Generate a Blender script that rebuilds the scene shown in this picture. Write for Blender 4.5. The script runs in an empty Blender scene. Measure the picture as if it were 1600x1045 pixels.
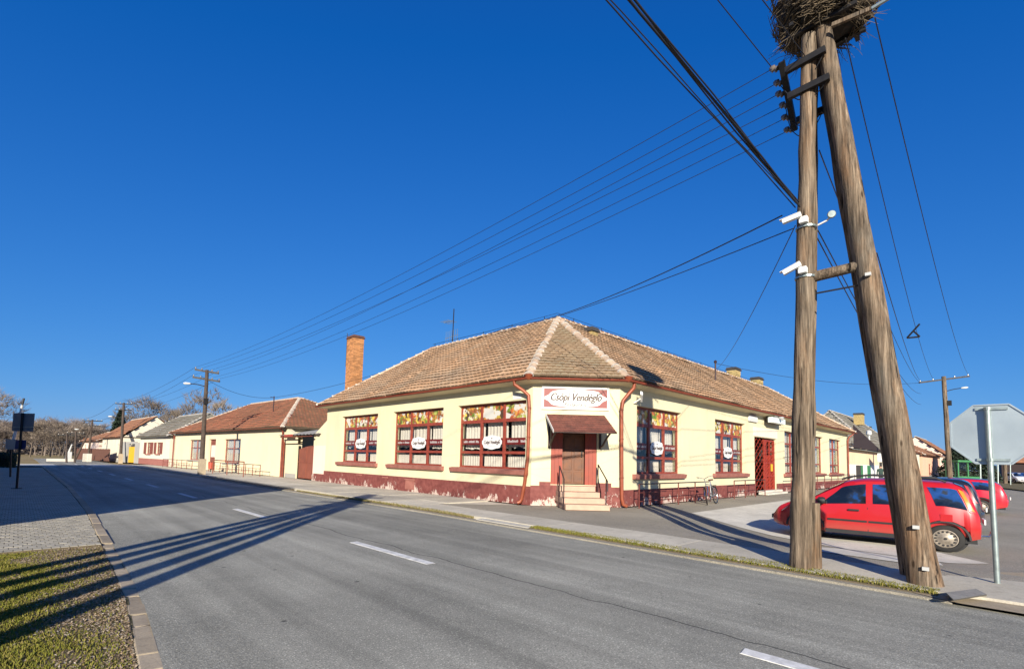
import bpy, bmesh, math, random
from math import sin, cos, pi, radians, sqrt, atan2, hypot
from mathutils import Vector, Matrix
random.seed(11)
SC = bpy.context.scene
COL = SC.collection

# ---------------------------------------------------------------- camera
EYE = 1.55
FOC, PY, PITCH, ROLL = 778.3, 658.0, 0.07497, 0.02364      # in pixels of the 1600 px photograph
AX = radians(44.668)
FWX, FWY = sin(AX), cos(AX)                                 # heading of the camera in the world plane
fw = Vector((FWX*cos(PITCH), FWY*cos(PITCH), sin(PITCH)))
r0 = Vector((FWY, -FWX, 0)); u0 = r0.cross(fw)
rgt = r0*cos(ROLL) + u0*sin(ROLL); upv = u0*cos(ROLL) - r0*sin(ROLL)
cd = bpy.data.cameras.new('camera'); cam = bpy.data.objects.new('camera', cd); COL.objects.link(cam)
m = Matrix.Identity(4)
for i in range(3):
    m[i][0] = rgt[i]; m[i][1] = upv[i]; m[i][2] = -fw[i]
m[2][3] = EYE
cam.matrix_world = m
cd.sensor_width = 36; cd.lens = 36*FOC/1600; cd.shift_y = (PY-522.5)/1600
cd.clip_start = 0.05; cd.clip_end = 5000
SC.camera = cam

# ---------------------------------------------------------------- sky, sun, exposure
SUN_AZ, SUN_EL = radians(44.9), radians(20.5)               # direction in which shadows fall, height of the sun
w = bpy.data.worlds.new('World'); SC.world = w; w.use_nodes = True
nt = w.node_tree; bg = nt.nodes['Background']
sky = nt.nodes.new('ShaderNodeTexSky'); sky.sky_type = 'NISHITA'; sky.sun_disc = False
sky.sun_elevation = SUN_EL; sky.sun_rotation = atan2(-cos(SUN_AZ), -sin(SUN_AZ))
sky.altitude = 100; sky.air_density = 1.0; sky.dust_density = 0.1; sky.ozone_density = 3.0
# the deep winter blue of the whole sky: each channel of the sky texture compressed towards the horizon
sp_ = nt.nodes.new('ShaderNodeSeparateColor'); cb_ = nt.nodes.new('ShaderNodeCombineColor'); nt.links.new(sky.outputs[0], sp_.inputs[0])
def wm(op, a, b):
    n = nt.nodes.new('ShaderNodeMath'); n.operation = op
    for k, v in enumerate((a, b)):
        if isinstance(v, bpy.types.NodeSocket): nt.links.new(v, n.inputs[k])
        else: n.inputs[k].default_value = v
    return n.outputs[0]
nt.links.new(wm('MAXIMUM', wm('SUBTRACT', wm('MULTIPLY', sp_.outputs[0], .225), .13), .03), cb_.inputs[0])
nt.links.new(wm('DIVIDE', wm('MULTIPLY', sp_.outputs[1], .575), wm('ADD', wm('MULTIPLY', sp_.outputs[1], .0825), 1.0)), cb_.inputs[1])
nt.links.new(wm('DIVIDE', wm('MULTIPLY', sp_.outputs[2], 1.70), wm('ADD', wm('MULTIPLY', sp_.outputs[2], .2035), 1.0)), cb_.inputs[2])
nt.links.new(cb_.outputs[0], bg.inputs[0])
bg.inputs[1].default_value = 0.09
sl = bpy.data.lights.new('sun', 'SUN'); sl.energy = 5.0; sl.angle = radians(0.5); sl.color = (1, 0.925, 0.78)
so = bpy.data.objects.new('sun', sl); COL.objects.link(so); so.location = (-30, -30, 25)
so.rotation_euler = Vector((cos(SUN_AZ)*cos(SUN_EL), sin(SUN_AZ)*cos(SUN_EL), -sin(SUN_EL))).to_track_quat('-Z', 'Y').to_euler()
SC.view_settings.view_transform = 'Standard'; SC.view_settings.look = 'None'
SC.view_settings.exposure = 0.8; SC.view_settings.gamma = 1.0; SC.view_settings.use_curve_mapping = False

# ---------------------------------------------------------------- from a photo pixel to a place
def ray(x, y):
    a, b = x-800, y-PY; c, s = cos(ROLL), sin(ROLL)
    a, b = a*c+b*s, -a*s+b*c
    return (rgt*cos(ROLL)-upv*sin(ROLL))*(a/FOC) + fw - (upv*cos(ROLL)+rgt*sin(ROLL))*(b/FOC)
EYEV = Vector((0, 0, EYE))
def gnd(x, y, z=0.0):
    r = ray(x, y); return EYEV + r*((z-EYE)/r.z)
def onX(x, y, X):
    r = ray(x, y); return EYEV + r*(X/r.x)
def onY(x, y, Y):
    r = ray(x, y); return EYEV + r*(Y/r.y)
def onL(x, y, F):                                            # on a facade plane -> (s, z)
    r = ray(x, y); n = Vector((F.n.x, F.n.y)); t = (F.o.x*n.x+F.o.y*n.y)/(r.x*n.x+r.y*n.y)
    p = EYEV + r*t; return ((p.x-F.o.x)*F.u.x+(p.y-F.o.y)*F.u.y, p.z)
def far(x, y, d):                                            # at a known depth in front of the camera
    r = ray(x, y); return EYEV + r*(d/(r.x*FWX+r.y*FWY))

class Fr:                                                    # facade frame: s along, d outwards, z up
    def __init__(f, o, e, flip=False):
        f.o = Vector((o[0], o[1], 0)); d = Vector((e[0]-o[0], e[1]-o[1], 0)); f.len = d.length; f.u = d/f.len
        f.n = Vector((f.u.y, -f.u.x, 0))*(-1 if flip else 1)
    def __call__(f, s, d, z): return f.o + f.u*s + f.n*d + Vector((0, 0, z))

# ---------------------------------------------------------------- materials
MATS = {}
def nd(nt, typ, ins=None, **kw):
    n = nt.nodes.new(typ)
    for k, v in kw.items(): setattr(n, k, v)
    for k, v in (ins or {}).items():
        if isinstance(v, bpy.types.NodeSocket): nt.links.new(v, n.inputs[k])
        else: n.inputs[k].default_value = v
    return n
def rgb(c): return (c[0], c[1], c[2], 1)
def mixc(nt, f, a, b, typ='MIX'):
    n = nt.nodes.new('ShaderNodeMix'); n.data_type = 'RGBA'; n.blend_type = typ
    for s, v in ((n.inputs[0], f), (n.inputs[6], a), (n.inputs[7], b)):
        if isinstance(v, bpy.types.NodeSocket): nt.links.new(v, s)
        elif isinstance(v, (int, float)): s.default_value = v
        else: s.default_value = rgb(v)
    return n.outputs[2]
def ramp(nt, fac, stops, inter='LINEAR'):
    n = nt.nodes.new('ShaderNodeValToRGB'); n.color_ramp.interpolation = inter
    e = n.color_ramp.elements
    while len(e) < len(stops): e.new(0.5)
    for k, (p, c) in enumerate(stops):
        e[k].position = p; e[k].color = rgb(c) if not isinstance(c, (int, float)) else (c, c, c, 1)
    nt.links.new(fac, n.inputs[0]); return n.outputs[0]
def noise(nt, vec, sc, det=4, rough=.55, dist=0):
    n = nd(nt, 'ShaderNodeTexNoise', {'Scale': sc, 'Detail': det, 'Roughness': rough, 'Distortion': dist}); nt.links.new(vec, n.inputs['Vector']); return n.outputs['Fac']
def mapv(nt, vec, scale=(1, 1, 1), loc=(0, 0, 0), rot=(0, 0, 0)):
    n = nd(nt, 'ShaderNodeMapping', {'Scale': scale, 'Location': loc, 'Rotation': rot}); nt.links.new(vec, n.inputs['Vector']); return n.outputs[0]
def math_(nt, op, a, b=0.0, clamp=False):
    n = nt.nodes.new('ShaderNodeMath'); n.operation = op; n.use_clamp = clamp
    for i, v in enumerate((a, b)):
        if isinstance(v, bpy.types.NodeSocket): nt.links.new(v, n.inputs[i])
        else: n.inputs[i].default_value = v
    return n.outputs[0]
def start(name, rough=.8, metal=0, spec=.5):
    m = bpy.data.materials.new(name); m.use_nodes = True; nt = m.node_tree; b = nt.nodes['Principled BSDF']
    b.inputs['Roughness'].default_value = rough; b.inputs['Metallic'].default_value = metal
    b.inputs['Specular IOR Level'].default_value = spec; MATS[name] = m
    tc = nt.nodes.new('ShaderNodeTexCoord'); return m, nt, b, tc.outputs['Object']
def bump(nt, b, h, strength=.3, dist=.02):
    n = nd(nt, 'ShaderNodeBump', {'Strength': strength, 'Distance': dist, 'Height': h}); nt.links.new(n.outputs[0], b.inputs['Normal'])
def orand(nt):
    oi = nt.nodes.new('ShaderNodeObjectInfo'); return oi.outputs['Random']
def plain(name, col, rough=.7, metal=0, var=.25, sc=6, bmp=.15, spec=.5, rnd=.0, col2=None, fine=60):
    m, nt, b, v = start(name, rough, metal, spec)
    n = noise(nt, v, sc, 5); n2 = noise(nt, v, fine, 3)
    dk = tuple(c*(1-var) for c in col) if col2 is None else col2
    f = math_(nt, 'ADD', math_(nt, 'MULTIPLY', n, .75), math_(nt, 'MULTIPLY', n2, .25))
    c = ramp(nt, f, [(.35, dk), (.65, col)])
    if rnd:
        k = math_(nt, 'ADD', math_(nt, 'MULTIPLY', orand(nt), 2*rnd), 1-rnd)
        hv = nd(nt, 'ShaderNodeHueSaturation', {'Value': k}); nt.links.new(c, hv.inputs['Color']); c = hv.outputs[0]
    nt.links.new(c, b.inputs['Base Color'])
    if bmp: bump(nt, b, f, bmp, .01)
    r = math_(nt, 'ADD', math_(nt, 'MULTIPLY', n, .25), rough-.12, True); nt.links.new(r, b.inputs['Roughness'])
    return m

def m_asphalt(name, col, dark, light, tracks=False):
    m, nt, b, v = start(name, .88, 0, .3)
    big = noise(nt, v, .35, 5, .6); mid = noise(nt, v, 3, 4); fine = noise(nt, v, 70, 3, .7)
    vo = nd(nt, 'ShaderNodeTexVoronoi', {'Scale': 110}); nt.links.new(v, vo.inputs['Vector'])
    c = ramp(nt, big, [(.38, dark), (.62, col)])
    c = mixc(nt, math_(nt, 'MULTIPLY', mid, .35), c, light)
    sp = ramp(nt, fine, [(.35, .55), (.68, 1.5)]); c = mixc(nt, .75, c, sp, 'MULTIPLY')
    peb = math_(nt, 'LESS_THAN', vo.outputs['Distance'], .16)
    pc = mixc(nt, vo.outputs['Color'], tuple(x*.35 for x in col), tuple(min(1, x*1.9) for x in light)); c = mixc(nt, math_(nt, 'MULTIPLY', peb, .6), c, pc)
    v3 = nd(nt, 'ShaderNodeTexVoronoi', {'Scale': 48}); nt.links.new(v, v3.inputs['Vector']); s3 = nd(nt, 'ShaderNodeSeparateColor'); nt.links.new(v3.outputs['Color'], s3.inputs[0])
    c = mixc(nt, math_(nt, 'MULTIPLY', math_(nt, 'LESS_THAN', v3.outputs['Distance'], .34), .7), c, mixc(nt, s3.outputs[0], tuple(x*.45 for x in dark), tuple(min(1, x*1.55) for x in light)))
    # dark spots
    sv = nd(nt, 'ShaderNodeTexVoronoi', {'Scale': 1.6, 'Randomness': 1}); nt.links.new(v, sv.inputs['Vector'])
    spot = ramp(nt, sv.outputs['Distance'], [(.03, 1.0), (.06, 0.0)]); c = mixc(nt, math_(nt, 'MULTIPLY', spot, .75), c, (.012, .012, .013))
    if tracks:
        st = noise(nt, mapv(nt, v, (2.2, .05, 1)), 1, 3); c = mixc(nt, .8, c, ramp(nt, st, [(.32, .68), (.68, 1.22)]), 'MULTIPLY'); pt_ = noise(nt, mapv(nt, v, (.5, .22, 1), (4, 9, 0)), 1, 5, .6); c = mixc(nt, .4, c, ramp(nt, pt_, [(.42, .76), (.5, 1.0), (.6, 1.14)]), 'MULTIPLY')
        # tar-filled seam that wanders beside the centre line, and branching hair cracks
        sx = nd(nt, 'ShaderNodeSeparateXYZ'); nt.links.new(v, sx.inputs[0])
        wob = math_(nt, 'MULTIPLY', math_(nt, 'SUBTRACT', noise(nt, mapv(nt, v, (0, .6, 0)), 1, 5), .5), .5)
        sx2 = math_(nt, 'ABSOLUTE', math_(nt, 'SUBTRACT', math_(nt, 'SUBTRACT', sx.outputs['X'], 4.78), wob))
        seam = ramp(nt, sx2, [(.006, 1.0), (.018, 0.0)]); br = ramp(nt, noise(nt, mapv(nt, v, (0, .35, 0), (0, 7, 0)), 1, 2), [(.28, 0.), (.36, 1.)])
        c = mixc(nt, math_(nt, 'MULTIPLY', math_(nt, 'MULTIPLY', seam, br), .8), c, (.015, .015, .016))
    ck = nd(nt, 'ShaderNodeTexVoronoi', {'Scale': .28}, feature='DISTANCE_TO_EDGE'); nt.links.new(mixc(nt, .12, v, nd(nt, 'ShaderNodeTexNoise', {'Scale': 1.5}).outputs['Color']), ck.inputs['Vector'])
    cm = math_(nt, 'MULTIPLY', ramp(nt, ck.outputs['Distance'], [(.0, 1.), (.006, 0.)]), ramp(nt, mid, [(.45, 0.), (.6, 1.)]))
    c = mixc(nt, math_(nt, 'MULTIPLY', cm, 0 if tracks else .35), c, (.02, .02, .021))
    nt.links.new(c, b.inputs['Base Color']); bump(nt, b, math_(nt, 'ADD', fine, vo.outputs['Distance']), .35, .008)
    return m
m_asphalt('asphalt', (.30, .29, .245), (.20, .195, .165), (.36, .345, .29), True)
m_asphalt('lot_asphalt', (.29, .26, .205), (.21, .19, .15), (.34, .30, .24))
def m_concrete(name, col, dark):
    m, nt, b, v = start(name, .9, 0, .25)
    n = noise(nt, v, 1.1, 6, .65); f = noise(nt, v, 45, 4, .7); s = noise(nt, v, 7, 4)
    c = ramp(nt, n, [(.3, dark), (.68, col)]); c = mixc(nt, .5, c, ramp(nt, f, [(.3, .7), (.7, 1.25)]), 'MULTIPLY')
    c = mixc(nt, ramp(nt, s, [(.55, 0.), (.75, .5)]), c, tuple(x*.55 for x in dark))
    k = math_(nt, 'ADD', math_(nt, 'MULTIPLY', orand(nt), .3), .85); hv = nd(nt, 'ShaderNodeHueSaturation', {'Value': k}); nt.links.new(c, hv.inputs['Color'])
    nt.links.new(hv.outputs[0], b.inputs['Base Color']); bump(nt, b, math_(nt, 'ADD', f, s), .3, .01); return m
m_concrete('concrete', (.52, .475, .39), (.39, .355, .29))
m_concrete('pale_concrete', (.56, .525, .45), (.43, .40, .34))
m_concrete('kerb_concrete', (.41, .335, .235), (.28, .228, .165))
m_concrete('paver', (.42, .385, .31), (.30, .272, .215))
m_concrete('stone_grey', (.30, .29, .27), (.2, .19, .18))
def m_plaster(name, col, stain):
    m, nt, b, v = start(name, .9, 0, .2)
    n = noise(nt, v, .5, 6, .6); f = noise(nt, v, 40, 3); st = noise(nt, mapv(nt, v, (1.6, 1.6, .25)), 1, 5, .6)
    c = mixc(nt, ramp(nt, n, [(.35, 0.), (.72, .5)]), col, stain)
    c = mixc(nt, ramp(nt, st, [(.48, 0.), (.75, .5)]), c, stain); c = mixc(nt, .3, c, ramp(nt, f, [(.3, .85), (.7, 1.1)]), 'MULTIPLY')
    # faint trowelled seams
    wv = nd(nt, 'ShaderNodeTexVoronoi', {'Scale': .22}, feature='DISTANCE_TO_EDGE'); nt.links.new(mapv(nt, v, (1, 1, 1.6)), wv.inputs['Vector'])
    c = mixc(nt, math_(nt, 'MULTIPLY', ramp(nt, wv.outputs['Distance'], [(.0, 1.), (.004, 0.)]), .25), c, tuple(x*.6 for x in stain))
    nt.links.new(c, b.inputs['Base Color']); bump(nt, b, f, .12, .006); return m
m_plaster('yellow_plaster', (.63, .58, .39), (.52, .46, .30))
m_plaster('soft_yellow_plaster', (.68, .60, .41), (.56, .48, .33))
m_plaster('pink_plaster', (.76, .60, .50), (.66, .5, .42))
m_plaster('peach_plaster', (.76, .54, .36), (.66, .44, .3))
m_plaster('salmon_plaster', (.74, .42, .29), (.62, .34, .24))
m_plaster('cream_plaster', (.66, .60, .48), (.54, .48, .38))
m_plaster('white_plaster', (.76, .73, .66), (.6, .57, .52))
m_plaster('grey_render', (.36, .34, .31), (.26, .25, .23))
def m_plinth():
    m, nt, b, v = start('plinth_paint', .75, 0, .35)
    n = noise(nt, v, 7, 9, .8); f = noise(nt, v, 50, 3); big = noise(nt, v, .7, 3)
    sx = nd(nt, 'ShaderNodeSeparateXYZ'); nt.links.new(v, sx.inputs[0])
    c = mixc(nt, ramp(nt, noise(nt, v, 6, 4), [(.35, 0.), (.7, 1.)]), (.14, .036, .031), (.215, .066, .055))
    low = math_(nt, 'MULTIPLY', math_(nt, 'SUBTRACT', .32, sx.outputs['Z']), .24)
    n = noise(nt, mapv(nt, v, (1, 1, .55)), 6, 9, .78); pe = math_(nt, 'ADD', math_(nt, 'ADD', math_(nt, 'MULTIPLY', n, .62), math_(nt, 'MULTIPLY', big, .38)), low)
    mask = ramp(nt, pe, [(.575, 0.), (.595, 1.)])
    c = mixc(nt, mask, c, mixc(nt, f, (.36, .25, .21), (.62, .53, .46)))
    nt.links.new(c, b.inputs['Base Color']); bump(nt, b, math_(nt, 'SUBTRACT', f, math_(nt, 'MULTIPLY', mask, 1.5)), .35, .006)
m_plinth()
def m_tile(name, cols, dirt):
    m, nt, b, v = start(name, .9, 0, .2)
    ge = nt.nodes.new('ShaderNodeNewGeometry')
    r = math_(nt, 'FRACT', math_(nt, 'ADD', ge.outputs['Random Per Island'], math_(nt, 'MULTIPLY', orand(nt), 3.7)))
    c = ramp(nt, r, [(i/(len(cols)-1), c) for i, c in enumerate(cols)])
    tc = nt.nodes.new('ShaderNodeNewGeometry').outputs['Position']
    n = noise(nt, tc, .7, 5, .65); f = noise(nt, tc, 14, 4, .7)
    c = mixc(nt, ramp(nt, n, [(.45, 0.), (.7, .75)]), c, dirt); c = mixc(nt, ramp(nt, f, [(.5, 0.), (.68, .7)]), c, tuple(x*.6 for x in dirt))
    nt.links.new(c, b.inputs['Base Color']); bump(nt, b, f, .3, .01)
def m_dark(name, col):
    m, nt, b, v = start(name, .9, 0, .1); b.inputs['Base Color'].default_value = rgb(col)
m_dark('tile_edge_shade', (.165, .115, .075))  # dark tone on the tiles' front edges paints in the course shadow lines
m_tile('clay_tile', [(.37, .21, .11), (.43, .25, .135), (.47, .285, .16), (.38, .225, .125), (.50, .32, .19), (.33, .19, .11)], (.30, .235, .165))
m_tile('mossy_tile', [(.30, .2, .12), (.38, .25, .145), (.43, .30, .18), (.35, .26, .16)], (.26, .235, .15))
m_tile('red_tile', [(.27, .085, .045), (.33, .115, .06), (.38, .15, .08), (.25, .09, .05)], (.17, .085, .055))
m_tile('grey_tile', [(.17, .155, .13), (.22, .20, .17), (.26, .24, .2), (.15, .14, .12)], (.12, .12, .085))
m_tile('orange_tile', [(.31, .13, .07), (.37, .165, .085), (.28, .12, .07)], (.2, .12, .075))
plain('ridge_mortar', (.56, .50, .43), .9, var=.4, sc=9)
plain('ridge_clay', (.50, .36, .25), .9, var=.35, sc=7, rnd=.2)
plain('gutter_red', (.24, .05, .026), .45, .1, var=.35, sc=3, bmp=.05)
plain('pipe_orange', (.29, .07, .03), .45, .1, var=.3, sc=3, bmp=.05)
plain('frame_red', (.27, .05, .03), .5, var=.35, sc=5, bmp=.1)
plain('jamb_red', (.29, .034, .009), .5, var=.3, sc=3, bmp=.1)
plain('sill_red', (.33, .13, .10), .7, var=.4, sc=5, bmp=.2, col2=(.24, .085, .065))
plain('band_red', (.13, .014, .012), .35, var=.2, bmp=0)
plain('sticker_white', (.66, .65, .64), .5, var=.05, bmp=0)
plain('print_dark', (.055, .03, .025), .6, var=.1, bmp=0)
plain('print_grey', (.42, .40, .40), .6, var=.1, bmp=0)
plain('print_mauve', (.30, .17, .24), .6, var=.1, bmp=0)
plain('sign_red', (.25, .06, .055), .55, var=.25, sc=2, bmp=0)
plain('sign_white', (.64, .63, .60), .45, var=.06, sc=3, bmp=0)
plain('box_white', (.66, .74, .70), .4, var=.12, sc=3, bmp=0)
plain('canopy_brown', (.165, .052, .034), .85, var=.4, sc=4, bmp=.4, rnd=.18)
plain('dark_wood', (.045, .017, .012), .6, var=.4, sc=6)
plain('step_stone', (.50, .335, .24), .75, var=.22, sc=4, bmp=.15, rnd=.08)
plain('rail_red', (.20, .05, .038), .5, .2, var=.3, sc=6, bmp=.05)
plain('rail_dark', (.05, .028, .03), .5, .3, var=.3, bmp=.05)
plain('gate_brown', (.24, .072, .042), .6, var=.3, sc=2, bmp=.1)
plain('lattice_red', (.36, .045, .026), .5, .1, var=.35, sc=6, bmp=.05)
plain('yellow_paint', (.68, .40, .02), .55, var=.2, bmp=.1)
plain('brick', (.52, .23, .085), .9, var=.4, sc=8, bmp=.3, rnd=.3)
plain('mortar', (.40, .34, .27), .95, var=.3, sc=12)
plain('yellow_brick', (.50, .37, .15), .9, var=.4, sc=8, bmp=.3, rnd=.22)
plain('chimney_cap', (.05, .045, .042), .8, var=.3)
plain('steel_black', (.018, .016, .015), .55, .3, var=.4, sc=8, bmp=.05)
plain('galvanised', (.36, .42, .41), .42, .65, var=.25, sc=7, bmp=.05)
plain('sign_back', (.40, .46, .49), .38, .55, var=.1, sc=2, bmp=.02)
plain('sign_back_dark', (.20, .24, .27), .5, .4, var=.2, sc=2, bmp=.02)
plain('sign_blue', (.012, .03, .13), .4, var=.1, bmp=0)
plain('cable', (.012, .012, .014), .6, var=.2, bmp=0)
plain('porcelain', (.20, .165, .14), .25, var=.3, bmp=0)
plain('cctv_white', (.76, .76, .74), .35, var=.08, bmp=0)
plain('rubber', (.022, .021, .02), .85, var=.3, sc=20)
plain('rim_steel', (.36, .31, .25), .5, .5, var=.4, sc=14, bmp=.1)
plain('black_trim', (.018, .018, .019), .6, var=.3, bmp=.05)
plain('chrome', (.6, .6, .6), .2, 1, var=.1, bmp=0)
plain('lamp_white', (.52, .52, .50), .3, var=.1, bmp=0)
plain('grass_soil', (.15, .115, .07), .95, var=.45, sc=5, bmp=.4)
plain('hedge_leaf', (.025, .045, .018), .8, var=.4, sc=3)
plain('conifer_needle', (.022, .040, .018), .8, var=.5, sc=1.2)
plain('bark', (.15, .115, .085), .95, var=.4, sc=5, bmp=.4)
plain('twig', (.27, .215, .165), .95, var=.4, sc=1.2, bmp=0)
plain('wood_mass', (.235, .185, .15), .95, var=.45, sc=.25, bmp=0)
plain('stick', (.17, .125, .075), .9, var=.8, sc=9, bmp=.1)
plain('nest_core', (.03, .024, .016), .95, var=.4, sc=9)
plain('brown_fence', (.13, .055, .035), .8, var=.3)
plain('gable_board', (.032, .017, .016), .8, var=.35, sc=7)
plain('shutter_brown', (.20, .055, .035), .6, var=.2)
plain('green_paint', (.045, .20, .07), .5, var=.3, sc=2)
plain('bus_grey', (.38, .42, .46), .5, .1, var=.15)
plain('cloth_dark', (.02, .028, .03), .9, var=.3)
plain('cloth_green', (.03, .06, .05), .9, var=.3)
plain('skin', (.52, .30, .21), .6, var=.1)
plain('hair', (.02, .014, .01), .7, var=.3)
plain('road_white', (.72, .71, .68), .75, var=.35, sc=9, bmp=.1, col2=(.42, .41, .39), fine=40)
plain('bike_frame', (.30, .31, .32), .35, .6, var=.3, bmp=0)
plain('saddle', (.10, .035, .02), .6, var=.3)
plain('curtain_brown', (.72, .62, .52), .9, var=.2)
plain('lining', (.55, .55, .6), .8, var=.2)
plain('fibre_cement', (.30, .29, .28), .95, var=.55, sc=4, bmp=.3)
plain('red_leaf_metal', (.42, .07, .04), .5, var=.3)
def m_carpaint(name, col):
    m, nt, b, v = start(name, .28, 0, .5)
    n = noise(nt, v, 2.5, 5); d = nd(nt, 'ShaderNodeSeparateXYZ'); nt.links.new(v, d.inputs[0])
    low = ramp(nt, math_(nt, 'ADD', d.outputs['Z'], math_(nt, 'MULTIPLY', n, .3)), [(.40, .4), (.72, .0)])
    c = mixc(nt, low, col, (.26, .13, .09)); nt.links.new(c, b.inputs['Base Color'])
    b.inputs['Coat Weight'].default_value = .6; b.inputs['Coat Roughness'].default_value = .08
    nt.links.new(math_(nt, 'ADD', math_(nt, 'MULTIPLY', n, .2), .24), b.inputs['Roughness'])
m_carpaint('car_red', (.40, .009, .012)); m_carpaint('car_dark', (.012, .013, .02)); m_carpaint('car_crimson', (.55, .006, .022)); m_carpaint('car_white', (.72, .72, .72)); m_carpaint('car_lamp_red', (.36, .006, .012))
plain('lamp_orange', (.75, .22, .02), .2, var=.1, bmp=0)
plain('lamp_clear', (.65, .58, .5), .15, var=.2, bmp=0)
plain('plate_white', (.7, .7, .68), .4, var=.1, bmp=0)
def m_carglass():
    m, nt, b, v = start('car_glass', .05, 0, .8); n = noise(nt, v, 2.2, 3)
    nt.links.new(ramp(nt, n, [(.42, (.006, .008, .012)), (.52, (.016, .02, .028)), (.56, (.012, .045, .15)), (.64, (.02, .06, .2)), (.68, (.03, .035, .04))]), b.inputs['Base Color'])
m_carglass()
def m_glass():
    m = bpy.data.materials.new('pane_glass'); MATS['pane_glass'] = m; m.use_nodes = True; nt = m.node_tree; nt.nodes.remove(nt.nodes['Principled BSDF'])
    t = nd(nt, 'ShaderNodeBsdfTransparent', {'Color': (.93, .95, .95, 1)}); g = nd(nt, 'ShaderNodeBsdfGlossy', {'Roughness': .03})
    fr = nd(nt, 'ShaderNodeLayerWeight', {'Blend': .5}); k = math_(nt, 'ADD', math_(nt, 'MULTIPLY', math_(nt, 'POWER', fr.outputs['Facing'], 4.0), .8), .035, True)
    mx = nd(nt, 'ShaderNodeMixShader', {0: k, 1: t.outputs[0], 2: g.outputs[0]}); nt.links.new(mx.outputs[0], nt.nodes['Material Output'].inputs[0])
m_glass()
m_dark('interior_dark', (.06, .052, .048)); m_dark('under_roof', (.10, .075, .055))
def m_curtain():
    m, nt, b, v = start('curtain', .95, 0, .1)
    n = noise(nt, v, 14, 4); f = noise(nt, mapv(nt, v, (30, 30, 2)), 1, 2)
    c = mixc(nt, n, (.56, .47, .40), (.70, .62, .54)); c = mixc(nt, .4, c, ramp(nt, f, [(.3, .72), (.7, 1.1)]), 'MULTIPLY'); nt.links.new(c, b.inputs['Base Color'])
m_curtain()
def m_food():
    m, nt, b, v = start('food_print', .4, 0, .4)
    oi = nt.nodes.new('ShaderNodeObjectInfo'); gp = nt.nodes.new('ShaderNodeNewGeometry').outputs['Position']
    v2 = nd(nt, 'ShaderNodeVectorMath', operation='ADD'); nt.links.new(gp, v2.inputs[0])
    off = nd(nt, 'ShaderNodeCombineXYZ', {'X': math_(nt, 'MULTIPLY', oi.outputs['Random'], 37), 'Z': math_(nt, 'MULTIPLY', oi.outputs['Random'], 11)}); nt.links.new(off.outputs[0], v2.inputs[1])
    wn = nd(nt, 'ShaderNodeTexNoise', {'Scale': 5, 'Detail': 2}); nt.links.new(v2.outputs[0], wn.inputs['Vector'])
    wv = mixc(nt, .3, v2.outputs[0], wn.outputs['Color'])
    vo = nd(nt, 'ShaderNodeTexVoronoi', {'Scale': 8.5}); nt.links.new(wv, vo.inputs['Vector'])
    se = nd(nt, 'ShaderNodeSeparateColor'); nt.links.new(vo.outputs['Color'], se.inputs[0])
    c = ramp(nt, se.outputs[0], [(0, (.50, .10, .03)), (.14, (.56, .25, .05)), (.28, (.74, .52, .08)), (.4, (.12, .22, .02)), (.5, (.72, .62, .42)), (.62, (.30, .10, .03)), (.74, (.05, .025, .015)), (.84, (.42, .46, .10)), (.92, (.68, .64, .58))], 'CONSTANT')
    ed = ramp(nt, vo.outputs['Distance'], [(.25, 1.2), (.8, .35)]); c = mixc(nt, .8, c, ed, 'MULTIPLY')
    pl = ramp(nt, noise(nt, v2.outputs[0], 1.7, 2), [(.60, 0.), (.62, 1.)]); c = mixc(nt, pl, c, (.62, .61, .57)); c = mixc(nt, .25, c, (.14, .09, .05))
    nt.links.new(c, b.inputs['Base Color'])
m_food()
def m_pole(name, tint=1.0):
    m, nt, b, v = start(name, .9, 0, .2)
    g1 = noise(nt, mapv(nt, v, (18, 18, 1.1)), 1, 7, .7); g2 = noise(nt, mapv(nt, v, (45, 45, 1.2)), 1, 5, .7); bl = noise(nt, mapv(nt, v, (2.5, 2.5, .7)), 1, 5, .7)
    c = ramp(nt, g1, [(.3, (.03, .023, .017)), (.43, (.105, .078, .055)), (.56, (.20, .15, .105)), (.72, (.35, .275, .195))])
    c = mixc(nt, ramp(nt, bl, [(.5, 0.), (.75, .55)]), c, (.27, .14, .065)); c = mixc(nt, ramp(nt, noise(nt, mapv(nt, v, (3, 3, .9), (5, 2, 1)), 1, 4), [(.52, 0.), (.8, .6)]), c, (.25, .225, .185))
    crk = ramp(nt, noise(nt, mapv(nt, v, (13, 13, .45), (3, 1, 0)), 1, 4), [(.355, 1.), (.385, 0.)]); c = mixc(nt, crk, c, (.016, .012, .009))
    c = mixc(nt, .85, c, ramp(nt, g2, [(.32, .3), (.66, 1.35)]), 'MULTIPLY')
    kv = nd(nt, 'ShaderNodeTexVoronoi', {'Scale': 1.0}); nt.links.new(mapv(nt, v, (5, 5, 1.6)), kv.inputs['Vector'])
    c = mixc(nt, ramp(nt, kv.outputs['Distance'], [(.05, .9), (.11, 0.)]), c, (.03, .018, .01))
    nt.links.new(c, b.inputs['Base Color']); bump(nt, b, math_(nt, 'SUBTRACT', math_(nt, 'ADD', g1, g2), crk), .6, .02)
m_pole('pole_wood')
plain('pole_dark', (.085, .06, .045), .9, var=.5, sc=5, bmp=.3)
plain('door_wood', (.165, .058, .02), .55, var=.5, sc=5, bmp=.15)
def m_ground():
    m, nt, b, v = start('meadow', .97, 0, .15)
    n = noise(nt, v, .06, 6, .65); f = noise(nt, v, 3, 6, .7)
    c = ramp(nt, n, [(.3, (.20, .15, .075)), (.5, (.29, .215, .11)), (.68, (.16, .15, .06))]); c = mixc(nt, .6, c, ramp(nt, f, [(.3, .6), (.7, 1.3)]), 'MULTIPLY')
    nt.links.new(c, b.inputs['Base Color']); bump(nt, b, f, .5, .05)
m_ground()
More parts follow.
